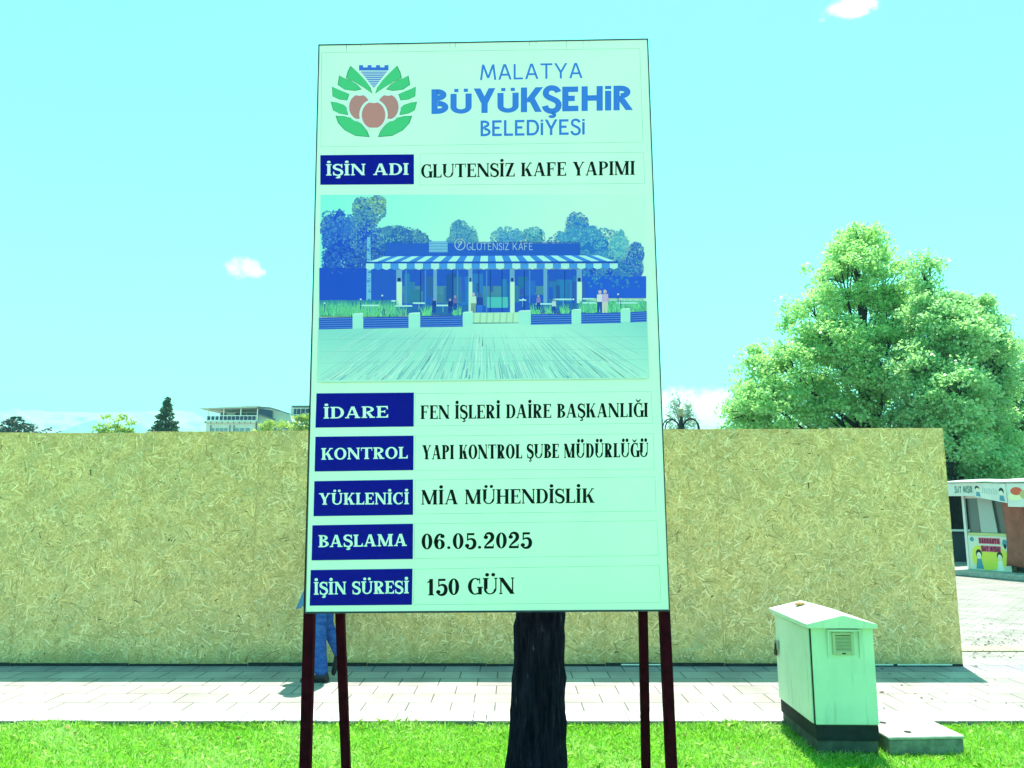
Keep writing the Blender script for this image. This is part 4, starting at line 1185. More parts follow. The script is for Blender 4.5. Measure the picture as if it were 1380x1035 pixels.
    for kx, pts in legs.items():
        pv = pel
        a, b, c = [Vector(q) for q in pts]
        if kx == 'near':
            seq = [(a + Vector((0, 0, -.05)), .100), (a.lerp(b, .55), .085), (b, .072), (b.lerp(c, .35), .070), (b.lerp(c, .68), .064), (c + Vector((-.004, 0, .03)), .066), (c + Vector((.002, 0, -.045)), .072)]
        else:
            seq = [(a + Vector((0, 0, -.05)), .098), (a.lerp(b, .55), .080), (b, .070), (b.lerp(c, .5), .064), (c + (b - c) * -.10, .064)]
        for q, r_ in seq: pv = add(tuple(q), r_, pv)
    skin_mesh('trousers', V, E, Rr, jean, pr_)
    # jacket: open skirt reaching the thigh, front edge swinging forward
    jk = MB(); rings = []
    for j, (z, rf_, rs, off) in enumerate(((.67, .165, .19, .060), (.82, .16, .19, .035), (.98, .15, .185, .015), (1.12, .14, .175, .01), (1.28, .15, .205, .015), (1.40, .125, .20, .012), (1.47, .085, .11, .015), (1.50, .072, .08, .02))):
        rings.append([F(off + rf_ * math.cos(2 * math.pi * k / 28) * (1 + .03 * math.sin(5 * k + j)) + (.035 if j == 0 and k in (0, 1, 27) else 0), rs * math.sin(2 * math.pi * k / 28), z + (.02 * math.sin(k * 1.1) if j == 0 else 0)) for k in range(28)])
    jk.grid(rings, cap=False); jo = jk.build('jacket', jack, pr_)
    so = jo.modifiers.new('t', 'SOLIDIFY'); so.thickness = .006
    for sgn, pts in ((-1, [(.02, .15, 1.42), (.01, .20, 1.28), (.0, .225, 1.15), (.025, .222, 1.03), (.05, .212, .93)]), (1, [(.0, .15, 1.42), (-.05, .20, 1.28), (-.10, .225, 1.15), (-.115, .222, 1.02), (-.12, .22, .92)])):
        MB().tube([F(f, sgn * s, z) for f, s, z in pts], [.072, .068, .060, .054, .050], 14).build('sleeve', jack, pr_)
    # shoes
    def shoe_(ank, pitch, nm='shoe'):
        b = MB(); rings = []
        for x_, hw, hh in ((-.075, .026, .045), (-.06, .038, .085), (-.01, .042, .095), (.05, .044, .075), (.11, .048, .058), (.16, .040, .045), (.185, .018, .030)):
            rings.append([(x_, hw * (abs(math.cos(q)) ** .7) * (1 if math.cos(q) > 0 else -1), hh / 2 + hh / 2 * (abs(math.sin(q)) ** .7) * (1 if math.sin(q) > 0 else -1)) for q in [2 * math.pi * k / 12 for k in range(12)]])
        b.grid(rings); ca, sa = math.cos(pitch), math.sin(pitch)
        b.v = [F(ank[0] + x_ * ca + (z_ - .08) * sa, ank[1] + y_, ank[2] + (z_ - .08) * ca - x_ * sa) for x_, y_, z_ in b.v]
        return b.build(nm, shoe, pr_)
    n_ = legs['near'][-1]; shoe_((n_[0], n_[1], .078), 0); f_ = legs['far'][-1]; shoe_((f_[0] + .050, f_[1], f_[2] + .005), 1.15)


build_person()

# ------------------------------------------------------------------ trees
def crown_leaves(name, lobes, m, parent, n_clump, per, size, flat=.55, seed=1, droop=.1, clump_r=.55):
    rg = np.random.default_rng(seed); out = []
    tot = sum(l[1][0] * l[1][1] * l[1][2] for l in lobes)
    for c, r in lobes:
        nc = max(5, int(n_clump * (r[0] * r[1] * r[2]) ** .67 / sum((l[1][0] * l[1][1] * l[1][2]) ** .67 for l in lobes)))
        d = rg.normal(size=(nc, 3)); d /= np.linalg.norm(d, axis=1)[:, None]
        f = rg.uniform(.45, 1.0, nc) ** .5
        cc = np.array(c) + d * f[:, None] * np.array(r)
        for q in cc:
            k = int(per * rg.uniform(.6, 1.4)); rr = clump_r * rg.uniform(.6, 1.25)
            p = rg.normal(size=(k, 3)); p /= np.linalg.norm(p, axis=1)[:, None]; p *= (rg.random(k) ** .45)[:, None] * rr; p[:, 2] = p[:, 2] * flat
            out.append(p + q)
    P = np.concatenate(out); n = len(P)
    nrm = rg.normal(size=(n, 3)) * .75 + np.array([0, 0, .9]); nrm /= np.linalg.norm(nrm, axis=1)[:, None]
    t = rg.normal(size=(n, 3)); t[:, 2] -= droop * 4; t -= nrm * (t * nrm).sum(1)[:, None]; t /= np.linalg.norm(t, axis=1)[:, None]
    b = np.cross(nrm, t); s = size * rg.uniform(.6, 1.3, n)[:, None]
    V = np.stack([P - t * s * .5, P + b * s * .38 - t * s * .02, P + t * s * .55 - nrm * s * .12, P - b * s * .38 - t * s * .02], 1)
    return np_mesh(name, V, 4, m, parent)


def limb_tree(root, base, fork_z, lobes, rad, bark, seed=3):
    """trunk up through the crown with limbs to every lobe"""
    rr_ = random.Random(seed); o0 = Vector(base)
    top = max((Vector(c) for c, r in lobes), key=lambda q: q.z)
    tk_ = MB(); pts = []; rs = []
    for i in range(9):
        f = i / 8; q = o0.lerp(top, f); q.x = o0.x + (top.x - o0.x) * f ** 1.6 + rr_.uniform(-.08, .08) * (i > 0); q.y = o0.y + (top.y - o0.y) * f ** 1.6 + rr_.uniform(-.08, .08) * (i > 0)
        pts.append(q); rs.append(rad * (1.25 if i == 0 else 1) * (1 - .86 * f))
    tk_.tube(pts, rs, 12); trk = tk_.build('trunk', bark, root, world=True)
    lb = MB()
    for c, r in lobes:
        c = Vector(c); f = min(.9, max(.22, (c.z - 1.2 - o0.z) / (top.z - o0.z) * .72)); k = f * 8; i = int(k); s0 = pts[i].lerp(pts[min(8, i + 1)], k - i)
        mid = s0.lerp(c, .5) + Vector((rr_.uniform(-.2, .2), rr_.uniform(-.2, .2), -.15))
        lb.tube([s0, mid, c], [rad * .34 * (1 - .5 * f), rad * .22 * (1 - .5 * f), rad * .08], 7)
        for _ in range(7):
            d = Vector((rr_.gauss(0, 1), rr_.gauss(0, 1), rr_.gauss(.35, .8))).normalized(); e = c + Vector((d.x * r[0], d.y * r[1], d.z * r[2])) * .85
            lb.tube([mid.lerp(c, rr_.uniform(.3, 1)), (c + e) / 2 + Vector((0, 0, .1)), e], [rad * .09, rad * .055, .012], 5)
    lb.build('limb', bark, root, world=True)


def lobe(u, v, ru, rv, Y, dy=0.0, deep=1.0):
    Yd = Y + dy; c = at(u, v, Yd); s = Yd / FPX
    return (tuple(c), (ru * s, ru * s * deep, rv * s))


leafA = leaf_mat('maple_leaf', (0.22, 0.46, 0.25), (0.47, 0.70, 0.31), .48, tcol=(0.46, 0.76, 0.22))
leafB = leaf_mat('maple_leaf_deep', (0.20, 0.43, 0.27), (0.44, 0.67, 0.34), .48, tcol=(0.42, 0.73, 0.24))
YT = 26.0
LA = [lobe(1158, 318, 26, 26, YT), lobe(1150, 345, 44, 36, YT, .4), lobe(1135, 372, 56, 42, YT, -.3), lobe(1190, 378, 44, 45, YT, .3), lobe(1098, 425, 44, 45, YT, -.4), lobe(1165, 440, 58, 45, YT, .5), lobe(1205, 425, 34, 45, YT, -.3),
      lobe(1035, 480, 26, 26, YT, -.3), lobe(1020, 520, 36, 42, YT, .3), lobe(1010, 562, 36, 34, YT, -.2), lobe(1070, 505, 55, 45, YT, -.9), lobe(1135, 505, 55, 48, YT, .8), lobe(1190, 490, 52, 50, YT, -.8),
      lobe(1065, 570, 60, 40, YT, .4), lobe(1135, 575, 60, 45, YT, -.6), lobe(1190, 560, 50, 45, YT, .4), lobe(1090, 630, 80, 40, YT, .2), lobe(1180, 630, 60, 40, YT, .2), lobe(1165, 480, 40, 60, YT, -1.4), lobe(1120, 460, 45, 40, YT, -1.2), lobe(1220, 470, 40, 50, YT, .6), lobe(1040, 545, 40, 40, YT, -1.2), lobe(975 + 20, 548, 18, 22, YT, .2)]
bA = gnd(1168, 742); bA = Vector((at(1168, 600, YT).x, YT, 0))
tA = thing('broadleaf_tree', tuple(bA), 'tallest broad leafy tree, its pointed crown behind the hoarding', 'tree', 'leafy trees behind the hoarding')
limb_tree(tA, bA, 3, LA, .30, M['bark_far'], 4)
crown_leaves('crown', LA, leafA, tA, 900, 120, .106, seed=21, clump_r=.44, flat=.68)
YT2 = 24.0
LB = [lobe(1248, 372, 17, 32, YT2, .3), lobe(1295, 415, 36, 28, YT2), lobe(1260, 440, 42, 45, YT2, -.3), lobe(1320, 445, 36, 40, YT2, .3), lobe(1345, 490, 26, 45, YT2, -.2), lobe(1290, 490, 46, 40, YT2, .5), lobe(1240, 500, 40, 42, YT2, -.6),
      lobe(1265, 555, 50, 36, YT2, -.4), lobe(1325, 545, 42, 45, YT2, .3), lobe(1235, 580, 40, 40, YT2, .5), lobe(1320, 600, 44, 34, YT2, .6), lobe(1290, 585, 40, 34, YT2, -1.3), lobe(1285, 530, 45, 40, YT2, -1.4), lobe(1300, 455, 36, 36, YT2, -1.0), lobe(1335, 628, 46, 22, YT2, -.3), lobe(1250, 625, 36, 24, YT2, .4)]
bB = Vector((at(1288, 600, YT2).x, YT2, 0))
tB = thing('broadleaf_tree', tuple(bB), 'second leafy tree with a dark trunk beside the end of the hoarding', 'tree', 'leafy trees behind the hoarding')
limb_tree(tB, bB, 3, LB, .36, M['bark_far'], 6)
crown_leaves('crown', LB, leafB, tB, 700, 120, .104, seed=22, clump_r=.43, flat=.68)
YT3 = 27.0
LC = [lobe(1378, 498, 30, 36, YT3), lobe(1395, 540, 44, 40, YT3, -.3), lobe(1372, 575, 36, 36, YT3, .3), lobe(1370, 620, 40, 30, YT3, .2), lobe(1420, 600, 50, 50, YT3), lobe(1425, 500, 40, 50, YT3)]
bC = Vector((at(1412, 600, YT3).x, YT3, 0))
tC = thing('broadleaf_tree', tuple(bC), 'third leafy tree rising behind the food kiosk roof', 'tree', 'leafy trees behind the hoarding')
limb_tree(tC, bC, 3, LC, .28, M['bark_far'], 9)
crown_leaves('crown', LC, leafB, tC, 420, 115, .106, seed=23, clump_r=.45, flat=.68)
# clipped shrubs filling the ground behind the kiosk
for i, (u, Y, h_, lab) in enumerate(((1290, 31, 4.4, 'dark green shrub in the gap between hoarding and kiosk'), (1345, 32, 4.8, 'dark green shrub standing behind the white kiosk roof'))):
    c0 = Vector((at(u, 600, Y).x, Y, 0)); th_ = thing('shrub', tuple(c0), lab, 'shrub', 'dark shrubs behind the kiosk')
    lbs = [((c0.x + dx, Y + dy, h_ * .5 + dz), (1.3, 1.0, h_ * .52)) for dx, dy, dz in ((-.9, 0, -.1), (0, .3, .1), (.9, -.2, 0))]
    crown_leaves('crown', lbs, leafB, th_, 110, 80, .15, seed=40 + i); MB().tube([tuple(c0), (c0.x, Y, h_ * .5)], [.09, .05], 8).build('trunk', M['bark_far'], th_, world=True)

needle = leaf_mat('spruce_needle', (0.018, 0.055, 0.022), (0.045, 0.105, 0.035), .15); needle_d = leaf_mat('fir_needle', (0.012, 0.035, 0.025), (0.025, 0.06, 0.035), .1)


def conifer(u, vtop, Y, width_px, name, label, m, seed, levels=26, sweep=.12, tier=1.0, ang=None):
    rg = np.random.default_rng(seed); top = at(u, vtop, Y); H = top.z; s = Y / FPX; base = Vector((top.x, Y, 0))
    root = thing(name, tuple(base), label, 'tree')
    MB().tube([(top.x, Y, 0), (top.x, Y, H * .5), (top.x, Y, H)], [.22, .13, .015], 8).build('trunk', M['bark_far'], root, world=True)
    vis = (at(u, 583, Y).z); slope = width_px * s / 2 / (H - vis); quads = []; br = MB()
    nb = int(levels * 9)
    for i in range(nb):
        f = rg.random() ** .85; z = H - f * H * .86; Lb = max(.14, min((H - z) * slope, H * .34)) * rg.uniform(.62, 1.15); a = rg.uniform(0, 6.283) if ang is None else rg.choice(ang) + rg.normal(0, .3)
        d = np.array([math.cos(a), math.sin(a), 0]); k = int(10 + Lb * 26)
        tt = rg.random(k) ** .7; p = np.array([top.x, Y, z]) + d * (tt * Lb)[:, None]; p[:, 2] += -sweep * Lb * tt + .22 * Lb * tt ** 2
        sd_ = np.cross(d, [0, 0, 1]); p += sd_ * (rg.normal(0, .16, k) * Lb * (1 - tt * .6))[:, None]; p[:, 2] += rg.normal(0, .035, k) * tier
        dirv = d * .7 + sd_ * rg.normal(0, .6, k)[:, None] + np.array([0, 0, 1]) * rg.normal(-.05, .35, k)[:, None]; dirv /= np.linalg.norm(dirv, axis=1)[:, None]
        wv = np.cross(dirv, rg.normal(size=(k, 3))); wv /= np.linalg.norm(wv, axis=1)[:, None]; ln = rg.uniform(.12, .26, k)[:, None] * (Y / 60); ww = ln * .26
        quads.append(np.stack([p, p + dirv * ln * .5 + wv * ww, p + dirv * ln, p + dirv * ln * .5 - wv * ww], 1))
    np_mesh('crown', np.concatenate(quads), 4, m, root)


conifer(226, 535, 60, 40, 'spruce_tree', 'dark spruce with a pointed top rising above the hoarding', needle, 5, 70)
conifer(24, 560, 55, 62, 'fir_tree', 'small dark fir tip at the far end of the hoarding skyline', needle_d, 6, 34, sweep=-.05)

lime = leaf_mat('lime_leaf', (0.28, 0.40, 0.04), (0.42, 0.52, 0.08), .45)
for i, (Y, lbs, lab, ss_) in enumerate(((70, [(158, 568, 18, 10), (150, 578, 20, 9), (172, 580, 9, 6), (162, 600, 26, 22)], 'sparse yellow green treetop between the fir and the spruce', 0),
                                  (84, [(372, 574, 16, 6), (360, 580, 18, 6), (345, 584, 12, 5), (362, 610, 34, 26)], 'pale yellow green treetop in front of the terrace building', 1),
                                  (80, [(408, 562, 10, 9), (404, 574, 14, 9), (412, 580, 18, 8), (408, 610, 26, 26)], 'yellow green treetop against the edge of the notice board', 2))):
    Ls = [lobe(a, b, c_, d, Y) for a, b, c_, d in lbs]; b0 = Vector((at(lbs[-1][0], 600, Y).x, Y, 0))
    rt = thing('young_tree', tuple(b0), lab, 'tree', 'yellow green treetops over the hoarding'); limb_tree(rt, b0, 3, Ls, .16, M['bark_far'], 11 + i)
    crown_leaves('crown', Ls, lime, rt, 75 if i else 42, 46 if i else 30, .30, seed=60 + i, clump_r=.62)
# pale bare poplar behind the street lamp
pb = Vector((at(916, 600, 45).x, 45, 0)); pop = thing('bare_tree', tuple(pb), 'thin pale nearly leafless tree behind the street lamp', 'tree')
pm_ = mat('pale_twig', (0.42, 0.46, 0.42), .9); rr = random.Random(9); tw_ = MB(); Htop = at(917, 534, 45).z
MB().tube([(pb.x, 45, 0), (pb.x + .1, 45, Htop * .55), (pb.x + .05, 45, Htop)], [.13, .07, .01], 7).build('trunk', pm_, pop, world=True)
lf_pts = []
for i in range(110):
    z0 = rr.uniform(.35, .95) * Htop; a = rr.uniform(0, 6.28); l_ = (Htop - z0) * .34 + rr.uniform(.25, .7); d = Vector((math.cos(a) * .45, math.sin(a) * .45, 1)).normalized()
    e = Vector((pb.x + .06, 45, z0)) + d * l_ + Vector((math.cos(a), math.sin(a), 0)) * .25; tw_.tube([(pb.x + .08, 45, z0), Vector((pb.x + .06, 45, z0)).lerp(e, .5) + Vector((math.cos(a) * .12, 0, 0)), e], [.022, .014, .006], 4)
    for j in range(9): lf_pts.append(((e.x + rr.gauss(0, .12), 45 + rr.gauss(0, .12), e.z + rr.gauss(-.15, .22)), (.1, .1, .1)))
tw_.build('limb', pm_, pop, world=True)
crown_leaves('crown', lf_pts[:500], leaf_mat('pale_bud', (0.42, 0.52, 0.40), (0.52, 0.60, 0.48), .5), pop, 500, 2, .10, seed=71, clump_r=.1)

# ------------------------------------------------------------------ street lamp with curled arms
YL = 16.0; lp = at(918, 577, YL)
lampo = thing('street_lamp', (lp.x, YL, 0), 'black iron street lamp with curled arms peeping over the hoarding', 'street lamp')
zl = lp.z
MB().lathe([(.13, 0), (.13, .12), (.09, .2), (.07, .5), (.052, .6), (.045, zl - .15), (.075, zl - .1), (.09, zl - .02), (.05, zl + .04), (.045, zl + .2), (.03, zl + .24)]).build('pole', M['iron'], lampo)
MB().lathe([(.035, zl + .241), (.05, zl + .27), (.068, zl + .40), (.02, zl + .43)], n=12).build('finial', mat('dull_brass', (0.35, 0.30, 0.18), .5, metal=.3), lampo)
glass = mat('opal_globe', (0.8, 0.8, 0.76), .3)
for k in range(6):
    a = k * math.pi / 3 + .22; d = Vector((math.cos(a), math.sin(a), 0)); b = MB()
    pts = [Vector((0, 0, zl + .0)) + d * (.05 + .36 * (1 - math.cos(q)) / 2) + Vector((0, 0, .19 * math.sin(q))) for q in [math.pi * j / 12 for j in range(13)]] + [Vector((0, 0, zl - .12)) + d * .415]
    b.tube(pts, .014, 7); ao = b.build('arm', M['iron'], lampo); e = pts[-1]
    MB().lathe([(.02, 0), (.08, -.03), (.085, -.05), (.02, -.05)], tuple(e), 10).build('cap', M['iron'], ao)
    MB().ball((e.x, e.y, e.z - .16), .11, 12, 9).build('globe', glass, ao)

# ------------------------------------------------------------------ far buildings
YA = 120.0; sA = YA / FPX


def WA(u, v, dy=0.0): q = at(u, v, YA); return (q.x, YA + dy, q.z)


def quadbox(mb, u0, v0, u1, v1, d0, d1):
    a = at(u0, v1, YA); b = at(u1, v0, YA); mb.box((a.x, YA + d0, a.z), (b.x, YA + d1, b.z)); return mb


wall_c = mat('pale_render', (0.66, 0.64, 0.60), .85, var=.12, scale=.6); roof_c = mat('roof_edge', (0.50, 0.52, 0.48), .7); dark_w = mat('dark_glass', (0.006, 0.014, 0.085), .3, spec=.15)
rail_c = mat('rail_white', (0.8, 0.8, 0.78), .6); side_c = mat('corrugated_wall', (0.46, 0.54, 0.48), .7, var=.2, scale=1.2, stretch=(1, 1, 7)); tan_c = mat('ochre_render', (0.48, 0.36, 0.24), .85)
b0 = at(320, 583, YA)
bd = thing('terrace_building', (b0.x, YA, 0), 'pale building with a covered roof terrace and railing above the hoarding', 'building')
w = MB(); a = at(278, 569, YA); b = at(344, 569, YA); w.box((a.x, YA, 0), (b.x, YA + 14, a.z)); w.build('wall', wall_c, bd, world=True)
w = MB(); quadbox(w, 276, 567.3, 346, 570.2, -.35, 1.2); w.build('balcony_slab', wall_c, bd, world=True)
w = MB(); quadbox(w, 288, 552.6, 343, 566.8, 2.5, 9); w.build('terrace_wall', wall_c, bd, world=True)
for u0, u1 in ((290, 297), (310, 324), (326, 342)):
    w = MB(); quadbox(w, u0, 554, u1, 562.5, 2.3, 2.49); w.build('window', dark_w, bd, world=True)
a, b = at(272, 552, YA), at(346, 550.0, YA)
rfb = MB(); rfb.grid([[(a.x, YA - 1.0, a.z), (b.x + .3, YA - 1.0, b.z), (b.x + .3, YA + 11, b.z + .5), (a.x, YA + 11, a.z + .3)], [(a.x, YA - 1.0, a.z + .10), (b.x + .3, YA - 1, b.z + .30), (b.x + .3, YA + 11, b.z + 1.2), (a.x, YA + 11, a.z + .7)]], smooth=False)
rf_o = rfb.build('roof', roof_c, bd, world=True)
for u_, hh in ((292, .55), (322, .85), (340, .35)): q = at(u_, 549, YA); MB().box((q.x - .18, YA + 4, q.z), (q.x + .18, YA + 4.4, q.z + hh)).build('roof_vent', roof_c, rf_o, world=True)
for u_ in (280.5, 301.5, 324.5, 347):
    q = at(u_, 567, YA); q2 = at(u_, 551, YA); MB().box((q.x - .07, YA - .25, q.z), (q.x + .07, YA - .1, q2.z)).build('terrace_post', rail_c, bd, world=True)
rl = MB()
for i in range(13):
    u_ = 279.5 + i * 5.52; quadbox(rl, u_ - .35, 560.4, u_ + .35, 567, -.3, -.2)
quadbox(rl, 279, 560, 346.4, 560.9, -.31, -.19); quadbox(rl, 279, 566.4, 346.4, 567.1, -.31, -.19)
ro = rl.build('railing', rail_c, bd, world=True)
for i in range(12):
    u_ = 279.5 + i * 5.52; w = MB(); quadbox(w, u_ + .55, 561.2, u_ + 4.95, 566.2, -.27, -.23); w.build('pane', dark_w, ro, world=True)
for i in range(10):
    u_ = 277.5 + i * 7.6; w = MB(); quadbox(w, u_, 569.2, u_ + 1, 570.4, -.5, -.36); w.build('spout', M['black'], bd, world=True)
for u0, u1 in ((285, 289), (290.5, 295), (296, 301), (302, 306.5), (316, 322), (323, 329), (331, 337)):
    w = MB(); quadbox(w, u0, 577, u1, 583, -.06, .02); w.build('window', mat('sky_glass', (0.18, 0.25, 0.3), .2), bd, world=True)
for u0 in (283.2, 309, 314.5): w = MB(); quadbox(w, u0, 573, u0 + 1.8, 583, -.1, -.01); w.build('drainpipe', mat('grey_pipe', (0.12, 0.12, 0.16), .7), bd, world=True)
# right wing: dark glazed bay and corrugated gable running back
q = [at(*p_, YA) for p_ in ((347, 550.5), (367, 553.5), (367, 563.5), (347, 559))]
w = MB(); w.face([(p_.x, YA + .0 + i_ * 0, p_.z) for i_, p_ in enumerate(reversed(q))]); w.grid([[(p_.x, YA - .12, p_.z) for p_ in q], [(p_.x, YA + .2, p_.z) for p_ in q]], smooth=False); w.build('glazed_bay', dark_w, bd, world=True)
wing = [at(*p_, YA) for p_ in ((346.5, 549.5), (366, 551.5), (391, 559.5), (391, 560), (397, 583), (397, 600), (346.5, 600))]
w = MB(); w.grid([[(p_.x, YA + .25, p_.z if i_ < 5 else 0) for i_, p_ in enumerate(wing)], [(p_.x, YA + 12, p_.z if i_ < 5 else 0) for i_, p_ in enumerate(wing)]], smooth=False); w.build('wing_wall', side_c, bd, world=True)
for pp in (((336, 549.2), (366, 551.2)), ((366, 551.2), (391, 559.2)), ((350, 559.5), (372, 567)), ((380, 577), (394, 580.5))):
    a, b = at(*pp[0], YA), at(*pp[1], YA); MB().beam((a.x, YA - .3, a.z + .1), (b.x, YA - .3, b.z + .1), .5, .22).build('roof_edge', mat('slate_edge', (0.10, 0.11, 0.13), .7), bd, world=True)
YA = 135.0
b0 = at(402, 583, YA); b2 = thing('flat_roofed_building', (b0.x, YA, 0), 'far dark windowed flat roofed building beside the board edge', 'building')
w = MB(); a, b = at(391, 565, YA), at(440, 548.5, YA); w.box((a.x, YA, 0), (b.x, YA + 10, b.z)); w.build('wall', side_c, b2, world=True)
w = MB(); quadbox(w, 394.5, 547.2, 442, 548.8, -.8, 10.5); w.build('roof', mat('dark_roof', (0.06, 0.07, 0.10), .7), b2, world=True)
for u0, u1 in ((396, 399.5), (400.3, 405), (406, 411), (412, 418)):
    w = MB(); quadbox(w, u0, 551, u1, 558.5, -.1, -.01); wo_ = w.build('window', dark_w, b2, world=True)
    w = MB(); quadbox(w, u0 - .4, 550.3, u1 + .4, 550.9, -.14, -.01); quadbox(w, u0 - .4, 558.6, u1 + .4, 559.2, -.14, -.01); w.build('frame', rail_c, wo_, world=True)
w = MB(); quadbox(w, 390, 560.5, 440, 567, -.5, -.02); w.build('balcony_front', mat('grey_balcony', (0.16, 0.2, 0.22), .8), b2, world=True)

# ------------------------------------------------------------------ food kiosk at the right
KA = Vector((at(1299, 700, 18.6).x, 18.6, 0)); KR = math.atan2(-.894, .447)
kio = thing('food_kiosk', tuple(KA), 'white snack kiosk with yellow counter banner and rust red curtain', 'kiosk', rz=KR)
kw_, kt_, kd_ = mat('kiosk_white', (0.66, 0.66, 0.62), .6, var=.12, scale=3), mat('kiosk_trim', (0.36, 0.40, 0.38), .5), mat('kiosk_dark', (0.02, 0.03, 0.05), .6)
curt = mat('rust_curtain', (0.36, 0.115, 0.085), .85, var=.35, scale=3); tarp = mat('tarp_roof', (0.42, 0.52, 0.46), .6, var=.25, scale=2)
kgl = mat('kiosk_glass', (0.10, 0.13, 0.13), .1, spec=.6)
MB().box((-.55, -.55, 0), (3.6, 2.4, .10), .01).build('platform', M['concrete'], kio)
for x_ in (-.02, 3.3): MB().box((x_, 0, .10), (x_ + .06, .06, 2.0), .004).build('post', kw_, kio)
for x_ in (-.02, 3.3): MB().box((x_, 2.14, .10), (x_ + .06, 2.2, 2.0), .004).build('post', kw_, kio)
MB().box((0, 2.12, .10), (3.3, 2.139, 2.0)).build('back_wall', kt_, kio)
MB().box((3.301, .061, .10), (3.34, 2.139, 2.0)).build('side_wall', kw_, kio)
MB().box((.045, .02, .80), (1.0, .55, .86), .006).build('counter', mat('counter_top', (0.50, 0.50, 0.22), .5), kio)
bn = MB(); bn.grid([[(.045, .01, .105), (1.0, .01, .105), (1.0, .01, .80), (.045, .01, .80)], [(.045, .03, .105), (1.0, .03, .105), (1.0, .03, .80), (.045, .03, .80)]], smooth=False)
ban = bn.build('banner', mat('banner_print', (0.60, 0.62, 0.52), .5), kio)


def KP(x0, y, z0): return lambda a, b, l: (x0 + a, y - l * .0008, z0 + b)


art = MB(); kp = KP(.045, .0095, .105)
YEL, PNK, HAIR, SKN, TEA, WHT = rgb(214, 208, 80), rgb(205, 90, 120), rgb(40, 44, 48), rgb(222, 214, 190), rgb(80, 140, 160), rgb(225, 230, 215)


def disc(mb, P3, cx, cy, rx, ry, col, lay): mb.face([P3(cx + rx * math.cos(k * .449), cy + ry * math.sin(k * .449), lay) for k in range(14)], col)


disc(art, kp, .42, .24, .36, .24, YEL, 1); disc(art, kp, .25, .33, .17, .17, YEL, 1.3); disc(art, kp, .72, .27, .2, .2, YEL, 1.6)
for x0, x1, y0, y1 in ((.26, .76, .535, .66), (.30, .76, .375, .50)): art.face([kp(x0, y0, 2), kp(x1, y0, 2), kp(x1, y1, 2), kp(x0, y1, 2)], PNK)
lettering(art, 'BARDAKTA', SANS_B, (.275, .645, .55, .745, .645, .55), kp, rgb(120, 30, 60), 3)
lettering(art, 'SÜT MISIR', SANS_B, (.315, .48, .39, .745, .48, .39), kp, rgb(120, 30, 60), 3)
for cx, cy, s_ in ((.24, .28, 1.0), (.72, .26, .9)):
    art.face([kp(cx - .09 * s_, cy - .26, 2.4), kp(cx + .09 * s_, cy - .26, 2.4), kp(cx + .05 * s_, cy - .05, 2.4), kp(cx - .05 * s_, cy - .05, 2.4)], TEA if cx < .5 else WHT)
    disc(art, kp, cx, cy + .045, .075 * s_, .095 * s_, HAIR, 2.8); disc(art, kp, cx, cy + .01, .055 * s_, .07 * s_, SKN, 3.2)
disc(art, kp, .10, .62, .05, .05, TEA, 1.6); disc(art, kp, .86, .56, .06, .08, TEA, 1.6); disc(art, kp, .86, .50, .03, .05, HAIR, 2)
art.build('banner_print', M['print'], ban)
# sliding glass of the serving hatch and the folded white shutter
MB().box((.06, .10, .87), (.50, .11, 1.86)).build('hatch_glass', kgl, kio)
MB().grid([[(.36, .05, .87), (.74, .05, .87), (.74, .075, .87), (.36, .075, .87)], [(.33, .05, 1.86), (.66, .05, 1.86), (.66, .075, 1.86), (.33, .075, 1.86)]], smooth=False).build('shutter', kt_, kio)
MB().box((.66, .12, .87), (1.02, .13, 1.86)).build('hatch_glass', kgl, kio)
MB().box((.045, .04, 1.86), (3.3, .09, 1.93), .004).build('lintel', kw_, kio)
cu = MB(); rings = []
for j in range(9):
    z_ = .22 + j * 1.70 / 8; rings.append([(.94 + .07 * math.sin(j * .5) * (1 - j / 8) + i * 1.6 / 40, -.02 + .025 * math.sin(i * .9 + j * .2) - .05 * (1 - j / 8), z_ + .02 * math.sin(i * .4) * (j == 0)) for i in range(41)])
cu.grid(rings, closed=False, cap=False); co = cu.build('curtain', curt, kio); so = co.modifiers.new('t', 'SOLIDIFY'); so.thickness = .008
MB().box((1.0, .2, .12), (3.2, .25, .8)).build('front_panel', kd_, kio)
MB().box((-.012, .08, .1), (.0, 2.1, .75)).build('side_panel', kd_, kio)
# fascia boards: three printed panels, each bent a little differently
def fascia(x0, x1, zl0, zl1, zr0, zr1, y0, y1, th=.02):
    b = MB(); b.grid([[(x0, y0, zl0), (x1, y1, zr0), (x1, y1, zr1), (x0, y0, zl1)], [(x0, y0 + th, zl0), (x1, y1 + th, zr0), (x1, y1 + th, zr1), (x0, y0 + th, zl1)]], smooth=False)
    return b.build('fascia', kw_, kio)


f1 = fascia(-.30, .50, 1.93, 2.30, 1.92, 2.31, -.28, -.28)
t1 = MB(); lettering(t1, 'SÜT MISIR', SANS_M, (.02, 2.21, 2.02, .46, 2.21, 2.02), lambda a, b, l: (a, -.2805 - l * .0008, b), rgb(90, 120, 110), 1); t1.build('fascia_lettering', M['print'], f1)
f2 = fascia(.505, 1.30, 1.90, 2.31, 1.72, 2.25, -.30, -.42)
t2 = MB()


def F2(a, b, l): return (.505 + a * .795, -.30 - .12 * a - .0005 - l * .0008, (1.90 - .18 * a) + b * (.41 + .12 * a))


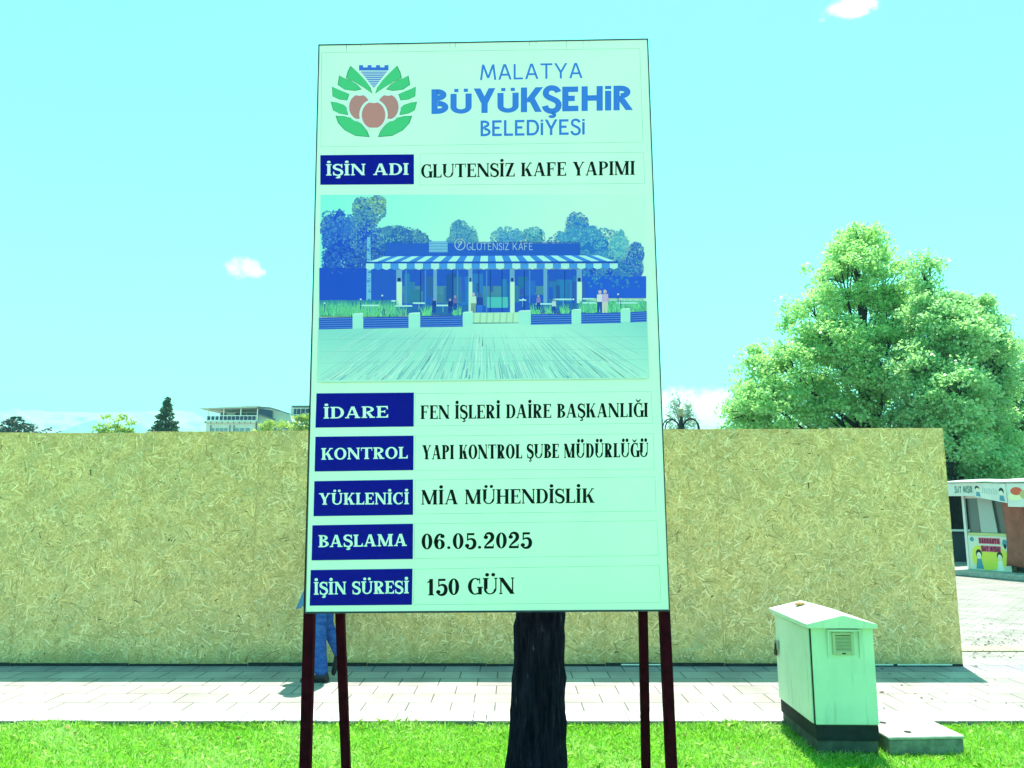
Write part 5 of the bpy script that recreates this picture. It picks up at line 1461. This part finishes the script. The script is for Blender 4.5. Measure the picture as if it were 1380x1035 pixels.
disc(t2, F2, .10, .62, .075, .17, HAIR, 1); disc(t2, F2, .11, .52, .06, .13, SKN, 1.6); t2.face([F2(.05, .08, 1), F2(.2, .08, 1), F2(.17, .38, 1), F2(.07, .38, 1)], TEA)
disc(t2, F2, .86, .60, .075, .18, HAIR, 1); disc(t2, F2, .85, .50, .058, .12, SKN, 1.6); t2.face([F2(.78, .06, 1), F2(.95, .06, 1), F2(.92, .36, 1), F2(.80, .36, 1)], TEA)
for k in range(9): a_ = .26 + k * .055; t2.face([F2(a_, .34, 1), F2(a_ + .02, .34, 1), F2(a_ + .045, .72 - .03 * (k % 3), 1), F2(a_ + .025, .72 - .03 * (k % 3), 1)], rgb(150, 175, 165))
t2.build('fascia_print', M['print'], f2)
f3 = fascia(1.305, 2.6, 1.62, 2.26, 1.60, 2.22, -.40, -.40)
t3 = MB(); F3 = lambda a, b, l: (1.305 + a * 1.295, -.4005 - l * .0008, 1.61 + b * .62)
for cx, cy, rx, ry, cc in ((.16, .70, .10, .18, rgb(210, 90, 70)), (.13, .45, .13, .16, rgb(225, 220, 180)), (.30, .55, .09, .2, rgb(190, 170, 120)), (.42, .75, .10, .15, rgb(205, 80, 70)), (.6, .5, .14, .25, YEL), (.8, .6, .1, .2, rgb(205, 90, 70))): disc(t3, F3, cx, cy, rx, ry, cc, 1 + cx)
t3.build('fascia_print', M['print'], f3)
rt = MB(); rings = []
for i in range(17):
    x_ = -.45 + i * 4.1 / 16; sag = .03 * math.sin(i * 1.3)
    rings.append([(x_, -.32 - .10 * min(1, max(0, x_ / 1.2)), 2.315 - .03 * (x_ > .9)), (x_, .3, 2.36 + sag), (x_, 1.1, 2.42 + sag * .6), (x_, 2.0, 2.36 + sag), (x_, 2.5, 2.25)])
rt.grid(rings, closed=False, cap=False); ro_ = rt.build('roof', tarp, kio); so = ro_.modifiers.new('t', 'SOLIDIFY'); so.thickness = .02
def settle(o):                      # final heights of counter, hatch and roof
    for ch in o.children:
        if ch.type == 'MESH':
            for v in ch.data.vertices:
                z = v.co.z; v.co.z = z * 1.12 if z <= .86 else .963 + (z - .86) * .80
        settle(ch)


settle(kio)
# second stall, mostly hidden between hoarding and kiosk
KB = Vector((at(1283, 700, 22.5).x, 22.5, 0)); k2 = thing('market_stall', tuple(KB), 'dark open market stall in the gap beside the white kiosk', 'market stall', rz=R(-20))
MB().box((-1.8, 0, 0), (1.8, .05, .85)).build('front_panel', kd_, k2); MB().box((-1.85, -.1, 1.95), (1.85, 1.9, 2.12), .01).build('roof', kw_, k2); MB().box((-1.8, 1.7, 0), (1.8, 1.75, 1.949)).build('back_wall', kd_, k2)
for x_ in (-1.8, 1.74): MB().box((x_, .051, 0), (x_ + .06, .11, 1.949)).build('post', kw_, k2)
MB().box((-1.85, -.12, .851), (1.85, .3, .90), .005).build('counter', kw_, k2)

# ------------------------------------------------------------------ the air between here and the mountains
hz = MB(); hz.box((-4000, -500, -1.2), (4000, 4400, 440))
hm = bpy.data.materials.new('pale_air'); hm.use_nodes = True; ht = hm.node_tree; ht.nodes.clear()
pv = N(ht, 'ShaderNodeVolumePrincipled'); pv.inputs['Density'].default_value = 6.0e-4; pv.inputs['Color'].default_value = (0.43, 1.0, 0.95, 1)
ho = N(ht, 'ShaderNodeOutputMaterial'); L(ht, pv.outputs[0], ho.inputs['Volume'])
tag(hz.build('haze', hm), 'pale air that fades the far mountains', 'haze', kind='stuff')
